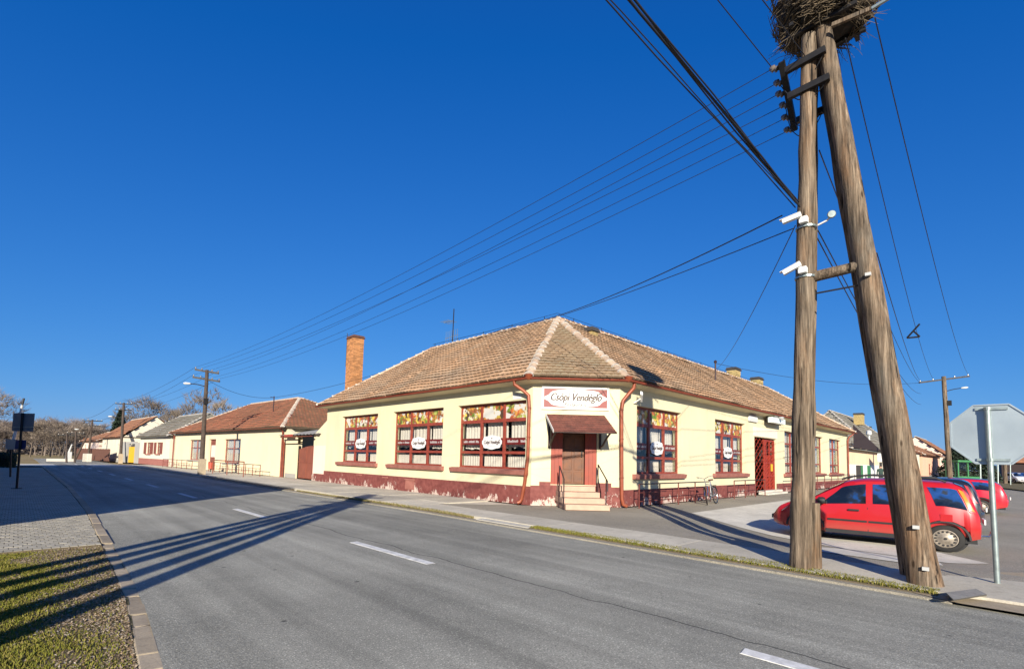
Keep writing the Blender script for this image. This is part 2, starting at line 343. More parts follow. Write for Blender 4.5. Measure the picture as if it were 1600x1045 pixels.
def m_verge():
    m, nt, b, v = start('verge', .97, 0, .15)
    n = noise(nt, v, 1.6, 6, .65); f = noise(nt, v, 60, 4, .7)
    c = ramp(nt, n, [(.35, (.085, .085, .03)), (.5, (.16, .13, .07)), (.65, (.22, .17, .11))]); c = mixc(nt, .8, c, ramp(nt, f, [(.3, .45), (.7, 1.4)]), 'MULTIPLY')
    nt.links.new(c, b.inputs['Base Color']); bump(nt, b, f, .8, .02)
m_verge()
def m_blade(name, cols):
    m, nt, b, v = start(name, .75, 0, .25)
    ge = nt.nodes.new('ShaderNodeNewGeometry'); c = ramp(nt, ge.outputs['Random Per Island'], [(i/(len(cols)-1), c) for i, c in enumerate(cols)])
    nt.links.new(c, b.inputs['Base Color'])
m_blade('grass_blade', [(.105, .118, .012), (.145, .145, .016), (.19, .165, .028), (.12, .128, .014), (.215, .17, .05), (.085, .098, .010)])
m_blade('dry_blade', [(.22, .16, .08), (.30, .22, .12), (.14, .14, .03), (.12, .13, .03), (.26, .2, .09)])
m_blade('leaf_litter', [(.25, .175, .10), (.31, .23, .145), (.17, .115, .07), (.40, .33, .24), (.22, .15, .09), (.15, .10, .065), (.46, .40, .33)])

# ---------------------------------------------------------------- mesh building
def wloc(o):
    l = Vector((0, 0, 0))
    while o is not None: l = l + o.location; o = o.parent
    return l
def tag(o, label=None, cat=None, group=None, kind=None):
    for k, v in (('label', label), ('category', cat), ('group', group), ('kind', kind)):
        if v: o[k] = v
    return o
def empty(name, loc=(0, 0, 0), rz=0, label=None, cat=None, group=None):
    o = bpy.data.objects.new(name, None); COL.objects.link(o); o.location = loc; o.rotation_euler[2] = rz; o.empty_display_size = .2
    return tag(o, label, cat, group)
class MB:
    def __init__(s): s.v = []; s.f = []
    def add(s, vs, fs):
        k = len(s.v); s.v += [tuple(v) for v in vs]; s.f += [tuple(i+k for i in f) for f in fs]; return s
    def hexa(s, p):                                          # p[0..3] bottom ring, p[4..7] top ring
        return s.add(p, [(0, 3, 2, 1), (4, 5, 6, 7), (0, 1, 5, 4), (1, 2, 6, 5), (2, 3, 7, 6), (3, 0, 4, 7)])
    def box(s, a, b):
        (x0, y0, z0), (x1, y1, z1) = a, b
        return s.hexa([(x0, y0, z0), (x1, y0, z0), (x1, y1, z0), (x0, y1, z0), (x0, y0, z1), (x1, y0, z1), (x1, y1, z1), (x0, y1, z1)])
    def fb(s, F, s0, s1, d0, d1, z0, z1):                    # box in a facade frame
        return s.hexa([F(s0, d1, z0), F(s1, d1, z0), F(s1, d0, z0), F(s0, d0, z0), F(s0, d1, z1), F(s1, d1, z1), F(s1, d0, z1), F(s0, d0, z1)])
    def quad(s, *p): return s.add(p, [tuple(range(len(p)))])
    def tube(s, pts, rad, n=8, cap=True, jit=0):
        pts = [Vector(p) for p in pts]; rs = rad if isinstance(rad, (list, tuple)) else [rad]*len(pts)
        k0 = len(s.v); up = None
        for i, p in enumerate(pts):
            d = (pts[min(i+1, len(pts)-1)]-pts[max(i-1, 0)]).normalized()
            if up is None: up = d.orthogonal().normalized()
            up = (up - d*up.dot(d)); up = up.normalized() if up.length > 1e-6 else d.orthogonal().normalized(); sd = d.cross(up)
            for j in range(n):
                a = 2*pi*j/n; r = rs[i]*(1+random.uniform(-jit, jit)); s.v.append(tuple(p + (up*cos(a)+sd*sin(a))*r))
        for i in range(len(pts)-1):
            for j in range(n):
                a = k0+i*n+j; b = k0+i*n+(j+1) % n; s.f.append((a, b, b+n, a+n))
        if cap:
            s.f.append(tuple(k0+j for j in reversed(range(n)))); e = k0+(len(pts)-1)*n; s.f.append(tuple(e+j for j in range(n)))
        return s
    def bar(s, a, b, w, h, up=(0, 0, 1)):                    # rectangular bar
        a, b = Vector(a), Vector(b); d = (b-a).normalized(); u = Vector(up); sd = d.cross(u)
        if sd.length < 1e-5: sd = d.cross(Vector((1, 0, 0)))
        sd = sd.normalized()*(w/2); u = sd.cross(d).normalized()*(h/2)
        return s.hexa([a-sd-u, a+sd-u, b+sd-u, b-sd-u, a-sd+u, a+sd+u, b+sd+u, b-sd+u])
    def prism(s, poly, off):                                 # planar polygon given thickness along off
        n = len(poly); off = Vector(off); p = [Vector(q) for q in poly]
        return s.add(p+[q+off for q in p], [tuple(reversed(range(n))), tuple(range(n, 2*n))]+[(i, (i+1) % n, n+(i+1) % n, n+i) for i in range(n)])
    def lathe(s, c, ax, prof, n=20):                         # prof: list of (along, radius)
        c, ax = Vector(c), Vector(ax).normalized(); u = ax.orthogonal().normalized(); w_ = ax.cross(u); k0 = len(s.v)
        for (t, r) in prof:
            for j in range(n):
                a = 2*pi*j/n; s.v.append(tuple(c+ax*t+(u*cos(a)+w_*sin(a))*r))
        for i in range(len(prof)-1):
            for j in range(n):
                a = k0+i*n+j; b = k0+i*n+(j+1) % n; s.f.append((a, b, b+n, a+n))
        s.f.append(tuple(k0+j for j in reversed(range(n)))); e = k0+(len(prof)-1)*n; s.f.append(tuple(e+j for j in range(n)))
        return s
    def mesh(s, name, off=(0, 0, 0), smooth=False):
        me = bpy.data.meshes.new(name); o = Vector(off)
        me.from_pydata([(v[0]-o.x, v[1]-o.y, v[2]-o.z) for v in s.v], [], s.f)
        if smooth:
            me.polygons.foreach_set('use_smooth', [True]*len(me.polygons)); me.set_sharp_from_angle(angle=radians(42))
        me.update(); return me
    def build(s, name, mat, parent=None, local=False, smooth=False, label=None, cat=None, group=None, kind=None, bevel=0, at=None):
        off = (0, 0, 0) if local or parent is None else wloc(parent)
        if at is not None: off = at
        me = s.mesh(name, off, smooth); me.materials.append(MATS[mat])
        o = bpy.data.objects.new(name, me); COL.objects.link(o); o.parent = parent
        if at is not None and parent is None: o.location = at
        if bevel:
            b = o.modifiers.new('bevel', 'BEVEL'); b.width = bevel; b.segments = 2; b.limit_method = 'ANGLE'
        return tag(o, label, cat, group, kind)
def obj(name, mesh, parent=None, mat=None):
    o = bpy.data.objects.new(name, mesh); COL.objects.link(o); o.parent = parent
    if mat and not mesh.materials: mesh.materials.append(MATS[mat])
    return o
def copy_tree(o, parent=None):
    c = o.copy(); COL.objects.link(c); c.parent = parent
    for ch in o.children: copy_tree(ch, c)
    return c
def text_part(name, body, F, s, d, z, size, mat, parent, shear=0, bold=0, width=None, accent=False, heavy=0):
    cu = bpy.data.curves.new('t', 'FONT'); cu.body = body; cu.size = size; cu.shear = shear; cu.offset = bold; cu.align_x = 'CENTER'; cu.align_y = 'CENTER'; cu.resolution_u = 3
    t = bpy.data.objects.new('t', cu); COL.objects.link(t); dg = bpy.context.evaluated_depsgraph_get(); dg.update()
    me = bpy.data.meshes.new_from_object(t.evaluated_get(dg)); bpy.data.objects.remove(t)
    xs = [v.co.x for v in me.vertices]; k = 1
    if accent:                                               # the double acute over the last o
        xe = max(xs); bm_ = bmesh.new(); bm_.from_mesh(me)
        for dx in (-.33, -.12): bm_.faces.new([bm_.verts.new((xe+size*(dx+a_), size*b_, 0)) for a_, b_ in ((0, .30), (.07, .30), (.17, .46), (.09, .46))])
        bm_.to_mesh(me); bm_.free()
    if width and xs: k = width/(max(xs)-min(xs))
    off = wloc(parent)
    for v in me.vertices:
        p = F(s+v.co.x*k, d, z+v.co.y) - off; v.co = p
    if heavy:                                                # heavier strokes: the sheet repeated a hair to either side
        bm_ = bmesh.new(); bm_.from_mesh(me)
        for q in ((heavy, .0006), (-heavy, .0012)):
            g_ = bmesh.ops.duplicate(bm_, geom=[f for f in bm_.faces][:len(me.polygons)])['geom']; bmesh.ops.translate(bm_, verts=[v for v in g_ if isinstance(v, bmesh.types.BMVert)], vec=F.u*q[0]+F.n*q[1])
        bm_.to_mesh(me); bm_.free()
    me.materials.clear(); me.materials.append(MATS[mat]); o = bpy.data.objects.new(name, me); COL.objects.link(o); o.parent = parent; o['kind'] = 'stuff'; return o
def sag(a, b, drop, n=14):
    a, b = Vector(a), Vector(b); return [a.lerp(b, i/n)-Vector((0, 0, 4*drop*(i/n)*(1-i/n))) for i in range(n+1)]

def wall_mesh(F, s0, s1, z0, z1, holes, depth):
    """plaster sheet with real openings and reveals, thickness = depth"""
    mb = MB(); ss = sorted({s0, s1, *[h[0] for h in holes], *[h[1] for h in holes]}); zs = sorted({z0, z1, *[h[2] for h in holes], *[h[3] for h in holes]})
    for i in range(len(ss)-1):
        for j in range(len(zs)-1):
            cs, cz = (ss[i]+ss[i+1])/2, (zs[j]+zs[j+1])/2
            if any(h[0] < cs < h[1] and h[2] < cz < h[3] for h in holes): continue
            for d, o in ((0, 1), (-depth, 0)):
                q = [F(ss[i], d, zs[j]), F(ss[i+1], d, zs[j]), F(ss[i+1], d, zs[j+1]), F(ss[i], d, zs[j+1])]; mb.quad(*(q if o else q[::-1]))
    for (a, b, c, e) in holes+[(s0, s1, z0, z1)]:
        mb.quad(F(a, 0, c), F(a, -depth, c), F(a, -depth, e), F(a, 0, e)); mb.quad(F(b, 0, c), F(b, 0, e), F(b, -depth, e), F(b, -depth, c))
        mb.quad(F(a, 0, e), F(a, -depth, e), F(b, -depth, e), F(b, 0, e)); mb.quad(F(a, 0, c), F(b, 0, c), F(b, -depth, c), F(a, -depth, c))
    return mb

# ---------------------------------------------------------------- roof tiles
def tile_mesh(wd, ln, th=.042, crown=.02):
    mb = MB(); xs = [-.5, -.28, .28, .5]; zs = [0, crown, crown, 0]; vs = []
    for yy, lift in ((-.06, th+.012), (1.04, .004)):
        for x, z in zip(xs, zs): vs.append((x*wd*.985, yy*ln, z+lift))
    for x, z in zip(xs, zs): vs.append((x*wd*.985, -.06*ln, z*.4-.004))
    vs += [(xs[0]*wd*.985, 1.04*ln, -.01), (xs[3]*wd*.985, 1.04*ln, -.01)]
    return vs, [(0, 1, 5, 4), (1, 2, 6, 5), (2, 3, 7, 6), (8, 9, 1, 0), (9, 10, 2, 1), (10, 11, 3, 2), (8, 0, 4, 12), (3, 11, 13, 7)]
def in_poly(p, poly):
    c = False; n = len(poly)
    for i in range(n):
        (x0, y0), (x1, y1) = poly[i], poly[i-1]
        if (y0 > p[1]) != (y1 > p[1]) and p[0] < (x1-x0)*(p[1]-y0)/(y1-y0)+x0: c = not c
    return c
def tile_places(poly, wd, ln):
    """poly: 3D planar roof face whose first edge is the eave; yields matrices"""
    o = Vector(poly[0]); u = (Vector(poly[1])-o).normalized(); n = u.cross(Vector(poly[2])-o).normalized(); v = n.cross(u)
    if v.z < 0: v = -v
    n = u.cross(v)
    p2 = [((Vector(p)-o).dot(u), (Vector(p)-o).dot(v)) for p in poly]; out = []
    a0, a1 = min(p[0] for p in p2), max(p[0] for p in p2); b1 = max(p[1] for p in p2); row = 0; y = 0
    while y < b1-.05:
        x = a0 + (wd/2 if row % 2 else 0)
        while x < a1+wd:
            if in_poly((x, y+ln*.5), p2):
                R = Matrix((u, v, n)).transposed().to_4x4(); slip = random.uniform(.03, .12) if random.random() < .012 else 0; t = o+u*(x+random.uniform(-.008, .008))+v*(y+random.uniform(-.010, .010)-slip)+n*(random.uniform(0, .010)+.02*sin(x*.9+y*.5)+.012*sin(x*2.3))
                out.append(Matrix.Translation(t) @ R @ Matrix.Rotation(random.uniform(-.025, .025), 4, 'Z') @ Matrix.Rotation(random.uniform(-.012, .012), 4, 'X'))
            x += wd
        y += ln; row += 1
    return out
def lay_tiles(places, wd, ln, mat, parent, n_single=0):
    vs, fs = tile_mesh(wd, ln); cv = Vector((0, 0, EYE))
    places.sort(key=lambda M: (M.translation-cv).length)
    off = wloc(parent)
    if n_single:
        mb = MB(); mb.add(vs, fs); me = mb.mesh('roof_tile'); me.materials.append(MATS[mat]); me.materials.append(MATS['tile_edge_shade']); me.polygons.foreach_set('material_index', [1 if k % 8 in (3, 4, 5) else 0 for k in range(len(me.polygons))])
        for M in places[:n_single]:
            o = obj('roof_tile', me, parent); o.matrix_local = Matrix.Translation(-off) @ M
    mb = MB()
    for M in places[n_single:]: mb.add([M @ Vector(v) for v in vs], fs)
    if mb.f:
        o = mb.build('tile_field', mat, parent, kind='stuff'); o.data.materials.append(MATS['tile_edge_shade']); o.data.polygons.foreach_set('material_index', [1 if k % 8 in (3, 4, 5) else 0 for k in range(len(o.data.polygons))])
def caps(a, b, parent, n=None, r=.13, mat='ridge_clay', single=True):
    """ridge or hip covered with half-round cap tiles bedded in pale mortar"""
    a, b = Vector(a), Vector(b); d = b-a; L = d.length; n = n or max(2, int(L/.38)); d.normalize(); up = Vector((0, 0, 1)); sd = d.cross(up).normalized(); up = sd.cross(d)
    off = wloc(parent)
    mb = MB(); ln = L/n
    prof = [(cos(pi*k/6), sin(pi*k/6)) for k in range(7)]
    vs = []
    for t, rr in ((-.03, r*1.12), (ln*.98, r*.92)):
        for c, s_ in prof: vs.append(Vector((t, c*rr, s_*rr*.85-.03)))
    mb.add(vs, [(k, k+1, k+8, k+7) for k in range(6)]+[tuple(range(7)), tuple(range(13, 6, -1))])
    me = mb.mesh('ridge_tile', smooth=True); me.materials.append(MATS[mat])
    mm = MB(); mv = []
    for t, rr in ((-.055, r*1.2), (.02, r*1.22)):
        for c, s_ in prof: mv.append(Vector((t, c*rr, s_*rr*.88-.02)))
    mm.add(mv, [(k, k+1, k+8, k+7) for k in range(6)]+[tuple(range(7)), tuple(range(13, 6, -1))])
    me2 = mm.mesh('mortar_bead'); me2.materials.append(MATS['ridge_mortar'])
    R = Matrix((d, sd, up)).transposed().to_4x4()
    if not single:
        mj = MB(); mk = MB()
        for i in range(n):
            M = Matrix.Translation(a+d*(ln*i)) @ R; mj.add([M @ v for v in vs], [(k, k+1, k+8, k+7) for k in range(6)]+[tuple(range(7)), tuple(range(13, 6, -1))])
            mk.add([M @ v for v in mv], [(k, k+1, k+8, k+7) for k in range(6)]+[tuple(range(7)), tuple(range(13, 6, -1))])
        mj.build('ridge_capping', mat, parent, kind='stuff'); mk.build('ridge_bedding', 'ridge_mortar', parent, kind='stuff'); return
    for i in range(n):
        j = Vector((random.uniform(-.01, .01), random.uniform(-.012, .012), random.uniform(-.012, .012)))
        M = Matrix.Translation(a+d*(ln*i)+j-off) @ R @ Matrix.Rotation(random.uniform(-.05, .05), 4, 'Z')
        obj('ridge_tile', me, parent).matrix_local = M
        if random.random() < .85: obj('mortar_bead', me2, parent).matrix_local = M

# ---------------------------------------------------------------- bare trees
def grow(mb, tips, p, d, L, r, depth, rng, sides=5, spread=.55):
    seg = 3; pts = [p]; rs = [r]
    for i in range(seg):
        d = (d+Vector((rng.uniform(-.14, .14), rng.uniform(-.14, .14), rng.uniform(-.04, .12)))).normalized(); p = p+d*(L/seg); pts.append(p); rs.append(r*(1-.38*(i+1)/seg))
    mb.tube(pts, rs, max(3, sides), cap=False)
    if depth == 0: tips.append((p, d)); return
    k = rng.choice((2, 3, 3)) if depth > 1 else 3
    for i in range(k):
        ax = d.orthogonal().normalized(); ax.rotate(Matrix.Rotation(2*pi*(i+rng.random()*.6)/k, 3, d)); nd_ = d.copy(); nd_.rotate(Matrix.Rotation(rng.uniform(.25, spread), 3, ax))
        grow(mb, tips, pts[-1 if i < 2 else 2], nd_, L*rng.uniform(.62, .84), rs[-1]*rng.uniform(.6, .8), depth-1, rng, sides-1, spread)
def bare_tree(h, depth, rng, trunk_r=.18, twigs=7, tw=.012, spread=.6):
    """returns trunk+limb mesh and twig mesh builders, base at origin"""
    a, b, tips = MB(), MB(), []
    grow(a, tips, Vector((0, 0, -.1)), Vector((rng.uniform(-.06, .06), rng.uniform(-.06, .06), 1)).normalized(), h*.27, trunk_r, depth, rng, 6, spread)
    for p, d in tips:
        for i in range(twigs):
            e = (d+Vector((rng.uniform(-.9, .9), rng.uniform(-.9, .9), rng.uniform(-.35, .6)))).normalized(); L = h*rng.uniform(.05, .12); q = p+e*L*.5+Vector((rng.uniform(-.1, .1),)*3); z = p+e*L
            sd = e.orthogonal().normalized()*tw; b.add([p-sd, p+sd, q+sd*.7, q-sd*.7], [(0, 1, 2, 3)]); b.add([q-sd*.7, q+sd*.7, z], [(0, 1, 2)])
            sd2 = e.cross(sd).normalized()*tw; b.add([p-sd2, p+sd2, z], [(0, 1, 2)])
            f = (e+Vector((rng.uniform(-.8, .8), rng.uniform(-.8, .8), rng.uniform(-.2, .6)))).normalized(); b.add([q-sd*.6, q+sd*.6, q+f*L*.6], [(0, 1, 2)])
    return a, b
def leaf_cloud(n, size, fn, rng):
    mb = MB()
    for i in range(n):
        p = fn(rng); a = Vector((rng.uniform(-1, 1), rng.uniform(-1, 1), rng.uniform(-1, 1))).normalized(); b = a.orthogonal().normalized(); s_ = size*rng.uniform(.6, 1.4)
        mb.add([p-a*s_, p+b*s_*.4, p+a*s_, p-b*s_*.4], [(0, 1, 2, 3)])
    return mb

# ================================================================ THE SETTING
def sheet(name, poly, z, mat, kind='structure', thick=0):
    mb = MB()
    if thick: mb.prism([(p[0], p[1], z-thick) for p in poly], (0, 0, thick))
    else: mb.quad(*[(p[0], p[1], z) for p in poly])
    return mb.build(name, mat, kind=kind)
R_Z = -.07                                                   # road level; pavements are at 0
g_ = MB(); NS = 24
for i in range(NS):
    for j in range(NS):
        x0, x1 = -900+i*75, -900+(i+1)*75; y0, y1 = -900+j*75, -900+(j+1)*75
        g_.add([(x0, y0, -.16), (x1, y0, -.16), (x1, y1, -.16), (x0, y1, -.16)], [(0, 1, 2, 3)])
g_.build('ground', 'meadow', kind='structure')
def edge_r(y):                                               # right-hand edge of the asphalt
    return 8.12+.03*min(max(y, 0), 12) if y < 12 else 8.48-.012*(y-12)
rd = MB(); ys = [-30, -12, -4, 0, 2, 4, 6, 8, 10, 12, 16, 20, 25, 30, 36, 42, 50, 58, 66, 80, 100]
EL = [(-40, .3), (0, .5), (4.4, .86), (6.7, 1.07), (8.1, 1.13), (10.9, 1.25), (16, 1.46), (27, 1.66), (60, 1.7), (120, 1.7)]
def edge_l(y):
    for (a, b), (c, d) in zip(EL, EL[1:]):
        if y <= c: return b+(d-b)*(y-a)/(c-a)
    return 1.7
vs = []
for y in ys:
    for k in range(7): vs.append((edge_l(y)+(edge_r(y)-edge_l(y))*k/6, y, -.036-.034*k/6+.05*sin(pi*k/6)*.5))
rd.add(vs, [(i*7+k, i*7+k+1, (i+1)*7+k+1, (i+1)*7+k) for i in range(len(ys)-1) for k in range(6)])
road = rd.build('road', 'asphalt', kind='structure', smooth=True)
for k in range(11):                                          # centre line
    y1 = 1.7+6.85*k if k < 3 else 15.7+6.35*(k-2); y0 = y1-2.4; x = 4.5-.004*y1
    mb = MB(); zz = -.036-.034*(x-1.2)/7+.0292
    mb.hexa([(x-.075, y0, zz-.01), (x+.075, y0, zz-.01), (x+.07, y1, zz-.01), (x-.08, y1, zz-.01), (x-.072, y0+.02, zz), (x+.072, y0-.01, zz), (x+.068, y1, zz), (x-.078, y1-.02, zz)])
    mb.build('lane_dash', 'road_white', road)
# cross street, parking lot
def sstep(a, b, x): t = min(1, max(0, (x-a)/(b-a))); return t*t*(3-2*t)
def lotz(x, y): return -.012-.10*sstep(10.3, 12.4, x)*(1-sstep(4.6, 8.4, y))
def lot_left(y): return 9.0 if y < -2 else 9.0+.6*(y+2)/2.5 if y < .5 else 9.6+.06*(y-.5) if y < 5.5 else 9.9+.02*(y-5.5)
ss = MB(); yr = [-30, -20, -12, -6, -4]+[-3+.4*k for k in range(31)]+[9.36]; xt = [.35*k for k in range(44)]+[16, 18, 21, 25, 30, 38, 50, 70, 100, 150]; vs = []
for y in yr:
    for x in xt: vs.append((lot_left(y)+x, y, lotz(lot_left(y)+x, y)))
nx = len(xt); ss.add(vs, [(a*nx+b, a*nx+b+1, (a+1)*nx+b+1, (a+1)*nx+b) for a in range(len(yr)-1) for b in range(nx-1)])
ss.quad((9.97, 9.36, -.012), (14.7, 9.36, -.012), (12.5, 11.7, -.012), (10.1, 13.9, -.012))
ss.build('side_street', 'lot_asphalt', kind='structure', smooth=True)
sheet('junction_patch', [(8.14, -30), (9.05, -30), (9.05, .35), (8.14, .55)], -.045, 'lot_asphalt')
bm_ = bmesh.new()
for poly in ([(15.3, 7.3), (12.75, 4.1), (13.9, 3.2), (18.5, 3.8), (26, 4.8), (34, 7.4), (22, 7.35)], [(13.9, 3.2), (12.75, 4.1), (11.9, 2.4), (11.6, .9), (12.4, .4), (13.4, 1.4)], [(10.6, 2.95), (11.15, 3.25), (11.85, 2.55), (11.5, 1.0), (10.9, .9), (10.5, 1.2)]):
    bm_.faces.new([bm_.verts.new((p[0], p[1], 0)) for p in poly])
bmesh.ops.triangulate(bm_, faces=bm_.faces[:])
for k in range(4): bmesh.ops.subdivide_edges(bm_, edges=[e for e in bm_.edges if e.calc_length() > .35], cuts=1, use_grid_fill=True); bmesh.ops.triangulate(bm_, faces=bm_.faces[:])
for v in bm_.verts: v.co.z = lotz(v.co.x, v.co.y)+.009
me = bpy.data.meshes.new('concrete_lot'); bm_.to_mesh(me); bm_.free(); me.materials.append(MATS['pale_concrete']); o = obj('concrete_lot', me); o['kind'] = 'structure'
sheet('field_verge', [(50, -2.2), (120, -3), (120, 3.6), (66, 1.6)], .0, 'verge', thick=.05)
sheet('field_path', [(72, 1.9), (160, 2.6), (160, 4.4), (72, 3.2)], .012, 'concrete', thick=.05)
# right-hand pavement: concrete slabs poured side by side
pv = sheet('pavement', [(8.55, .6), (9.7, .6), (9.95, 5.5), (10.05, 9.7), (10.12, 13.9), (12.44, 11.65), (12.44, 31.5), (12.6, 34), (10.9, 60), (9.0, 60), (9.0, 12), (8.9, 9.9), (8.75, 7.2), (8.6, 4)], -.035, 'concrete')
random.seed(5)
def slab(poly, mat='concrete', z=0):
    mb = MB(); c = Vector((sum(p[0] for p in poly)/len(poly), sum(p[1] for p in poly)/len(poly), 0)); dz = random.uniform(-.006, .006)
    sh = [(c+(Vector((p[0], p[1], 0))-c)*(1-.007/max(.4, (Vector((p[0], p[1], 0))-c).length))) for p in poly]
    mb.prism([(p.x, p.y, z-.12) for p in sh], (0, 0, .12+dz)); o = mb.build('slab', mat, pv); return o
yy = .75
def inner(y): return 9.68+.055*min(y, 6) if y < 6 else 10.0+.015*(y-6)
def outer(y): return 8.42 if y < 3 else 8.42+(y-3)*.07 if y < 9 else 8.84
while yy < 13.6:
    y2 = min(yy+random.uniform(1.35, 2.1), 13.7); slab([(outer(yy), yy), (inner(yy), yy), (inner(y2), y2), (outer(y2), y2)]); yy = y2
while yy < 33.5:
    y2 = yy+random.uniform(1.6, 2.4); xm = 10.6+random.uniform(-.1, .1); xo = 9.0
    a = max(11.65+(12.4-10.1)*0, 0)
    slab([(xo, yy), (xm, yy), (xm, y2), (xo, y2)]); slab([(xm, yy), (12.42, yy), (12.42, y2), (xm, y2)]); yy = y2
while yy < 60:
    y2 = yy+2.6; slab([(8.75-.02*(yy-33), yy), (12.35-.07*(yy-33), yy), (12.35-.07*(y2-33), y2), (8.75-.02*(y2-33), y2)]); yy = y2
slab([(8.5, 8.0), (8.86, 8.05), (8.9, 9.95), (8.55, 9.9)], 'pale_concrete', -.02)
slab([gnd(*q)[:2] for q in [(1412, 913), (1478, 926), (1545, 934), (1650, 950), (1900, 990), (1900, 935), (1650, 915), (1545, 903), (1480, 898)]])
sheet('corner_fill', [gnd(*q)[:2] for q in ((1400, 915), (1500, 938), (1650, 962), (1900, 1010), (1900, 900), (1560, 890), (1440, 893))], -.03, 'kerb_concrete')
# drain cover at the corner
dr = MB(); dr.hexa([gnd(1490, 938), gnd(1542, 930), gnd(1525, 921), gnd(1478, 927), gnd(1490, 936, .05), gnd(1542, 928, .05), gnd(1525, 919, .06), gnd(1478, 925, .06)])
dr.build('drain_cover', 'stone_grey', label='tilted grey concrete drain cover at the pavement corner right of the leaning pole', cat='drain cover')
# concrete edge strip along the asphalt
es = sheet('edge_strip', [(edge_r(y)-.02, y) for y in (.6, 4, 8, 12, 20, 30, 45, 60)]+[(edge_r(y)+.2, y) for y in (60, 45, 30, 20, 12, 8, 4, .6)], -.038, 'lot_asphalt', thick=.06)
# planted strips between road and pavement
def strip(name, ya, yb, wf):
    pts = []; n = 14
    for i in range(n+1): y = ya+(yb-ya)*i/n; pts.append((edge_r(y)+.12, y))
    for i in range(n, -1, -1): y = ya+(yb-ya)*i/n; pts.append((edge_r(y)+.12+wf(i/n), y))
    sheet(name, pts, -.02, 'grass_soil', thick=.08); return pts
strip('verge_bed', .75, 7.95, lambda t: .28+.12*sin(pi*t)); strip('verge_bed', 10.05, 21.5, lambda t: .06+.30*sin(pi*min(1, t*1.3)**.7))
strip('verge_bed', 22.5, 36, lambda t: .35)
def blades(name, label, region, n, hmin, hmax, mat, z=0, clump=None):
    rng = random.Random(name+label); mb = MB()
    for i in range(n):
        x, y = region(rng)
        if x is None: continue
        h = rng.uniform(hmin, hmax); a = rng.uniform(0, 2*pi); w_ = rng.uniform(.003, .006)*(1+h*4); l = h*rng.uniform(.2, .9); b = rng.uniform(0, 2*pi)
        dx, dy = cos(a)*w_, sin(a)*w_; mx, my = x+cos(b)*l*.4, y+sin(b)*l*.4
        mb.add([(x-dx, y-dy, z-.01), (x+dx, y+dy, z-.01), (mx+dx*.7, my+dy*.7, z+h*.65), (mx-dx*.7, my-dy*.7, z+h*.65), (x+cos(b)*l, y+sin(b)*l, z+h)], [(0, 1, 2, 3), (3, 2, 4)])
    return mb.build(name, mat, kind='stuff', label=label, cat='grass')
def reg_a(r):
    t = r.random(); y = .75+7.2*t; return edge_r(y)+.13+r.random()*(.28+.12*sin(pi*t)), y
def reg_b(r):
    t = r.random()**1.2; y = 10.05+11.4*t; return edge_r(y)+.13+r.random()*(.06+.30*sin(pi*min(1, t*1.3)**.7)), y
blades('verge_grass', 'short green and brown grass in the strip in front of the leaning pole', reg_a, 9000, .015, .055, 'grass_blade', -.02)
blades('verge_weeds', 'dry straw coloured weeds along the pavement under the three left windows', reg_b, 6000, .015, .06, 'dry_blade', -.02)
for (nm, n, rg) in (('a', 2600, reg_a), ('b', 1800, reg_b)):
    rng = random.Random(nm); mb = MB()
    for i in range(n):
        x, y = rg(rng); s_ = rng.uniform(.006, .02); a = rng.uniform(0, 6.28); t = rng.uniform(-.4, .4)
        mb.add([(x+cos(a)*s_, y+sin(a)*s_, -.012+t*s_), (x-sin(a)*s_*.5, y+cos(a)*s_*.5, -.008), (x-cos(a)*s_, y-sin(a)*s_, -.012-t*s_), (x+sin(a)*s_*.5, y-cos(a)*s_*.5, -.01)], [(0, 1, 2, 3)])
    mb.build('fallen_leaves', 'leaf_litter', kind='stuff', label='fallen brown leaves in the strip before the poles' if nm == 'a' else 'fallen brown leaves in the strip under the windows', cat='leaves')
# left-hand verge
sheet('verge', [(-6, -14), (.3, -14), (edge_l(0)-.1, 0), (edge_l(4.4)-.12, 4.4), (edge_l(6.7)-.12, 6.7), (edge_l(8.1)-.12, 8.1), (edge_l(10.6)-.12, 10.6), (-6, 10.6)], -.035, 'verge', thick=.1)
def bare(x, y): return min(1, 1/(1+math.exp(-(x-(.47-.03*(y-4)+.12*sin(y*1.7)+.07*sin(y*5)))/.09)) + .75*max(0, sin(x*7+y*2.3)*sin(y*3.1-x*4)*1.6-.55))
def reg_l(r):
    x = 1.1-1.9*r.random()**1.2; y = 3.2+7.35*r.random()
    if x > edge_l(y)-.16 or r.random() < bare(x, y)*.93: return None, None
    return x, y
def reg_l2(r):
    return -5+4.4*r.random(), -3+13.5*r.random()
blades('lawn', 'mown green grass in the lower left corner of the photograph', reg_l, 95000, .010, .032, 'grass_blade', -.035)
blades('lawn', 'rougher green grass of the left verge reaching out of the picture', reg_l2, 45000, .02, .05, 'grass_blade', -.035)
rng = random.Random(3); mb = MB()
for i in range(34000):
    y = 3.2+7.4*rng.random(); x = edge_l(y)-.15-1.35*rng.random()**1.4
    if rng.random() > bare(x, y)*.95+.03: continue
    s_ = rng.uniform(.005, .016); a = rng.uniform(0, 6.28); t = rng.uniform(-.7, .7); z = -.03+rng.random()*.008
    mb.add([(x+cos(a)*s_, y+sin(a)*s_, z+t*s_), (x-sin(a)*s_*.5, y+cos(a)*s_*.5, z+.004), (x-cos(a)*s_, y-sin(a)*s_, z-t*s_*.5), (x+sin(a)*s_*.5, y-cos(a)*s_*.5, z)], [(0, 1, 2, 3)])
mb.build('leaf_litter', 'leaf_litter', kind='stuff', label='trampled brown leaf litter beside the sunken kerb at lower left', cat='leaves')
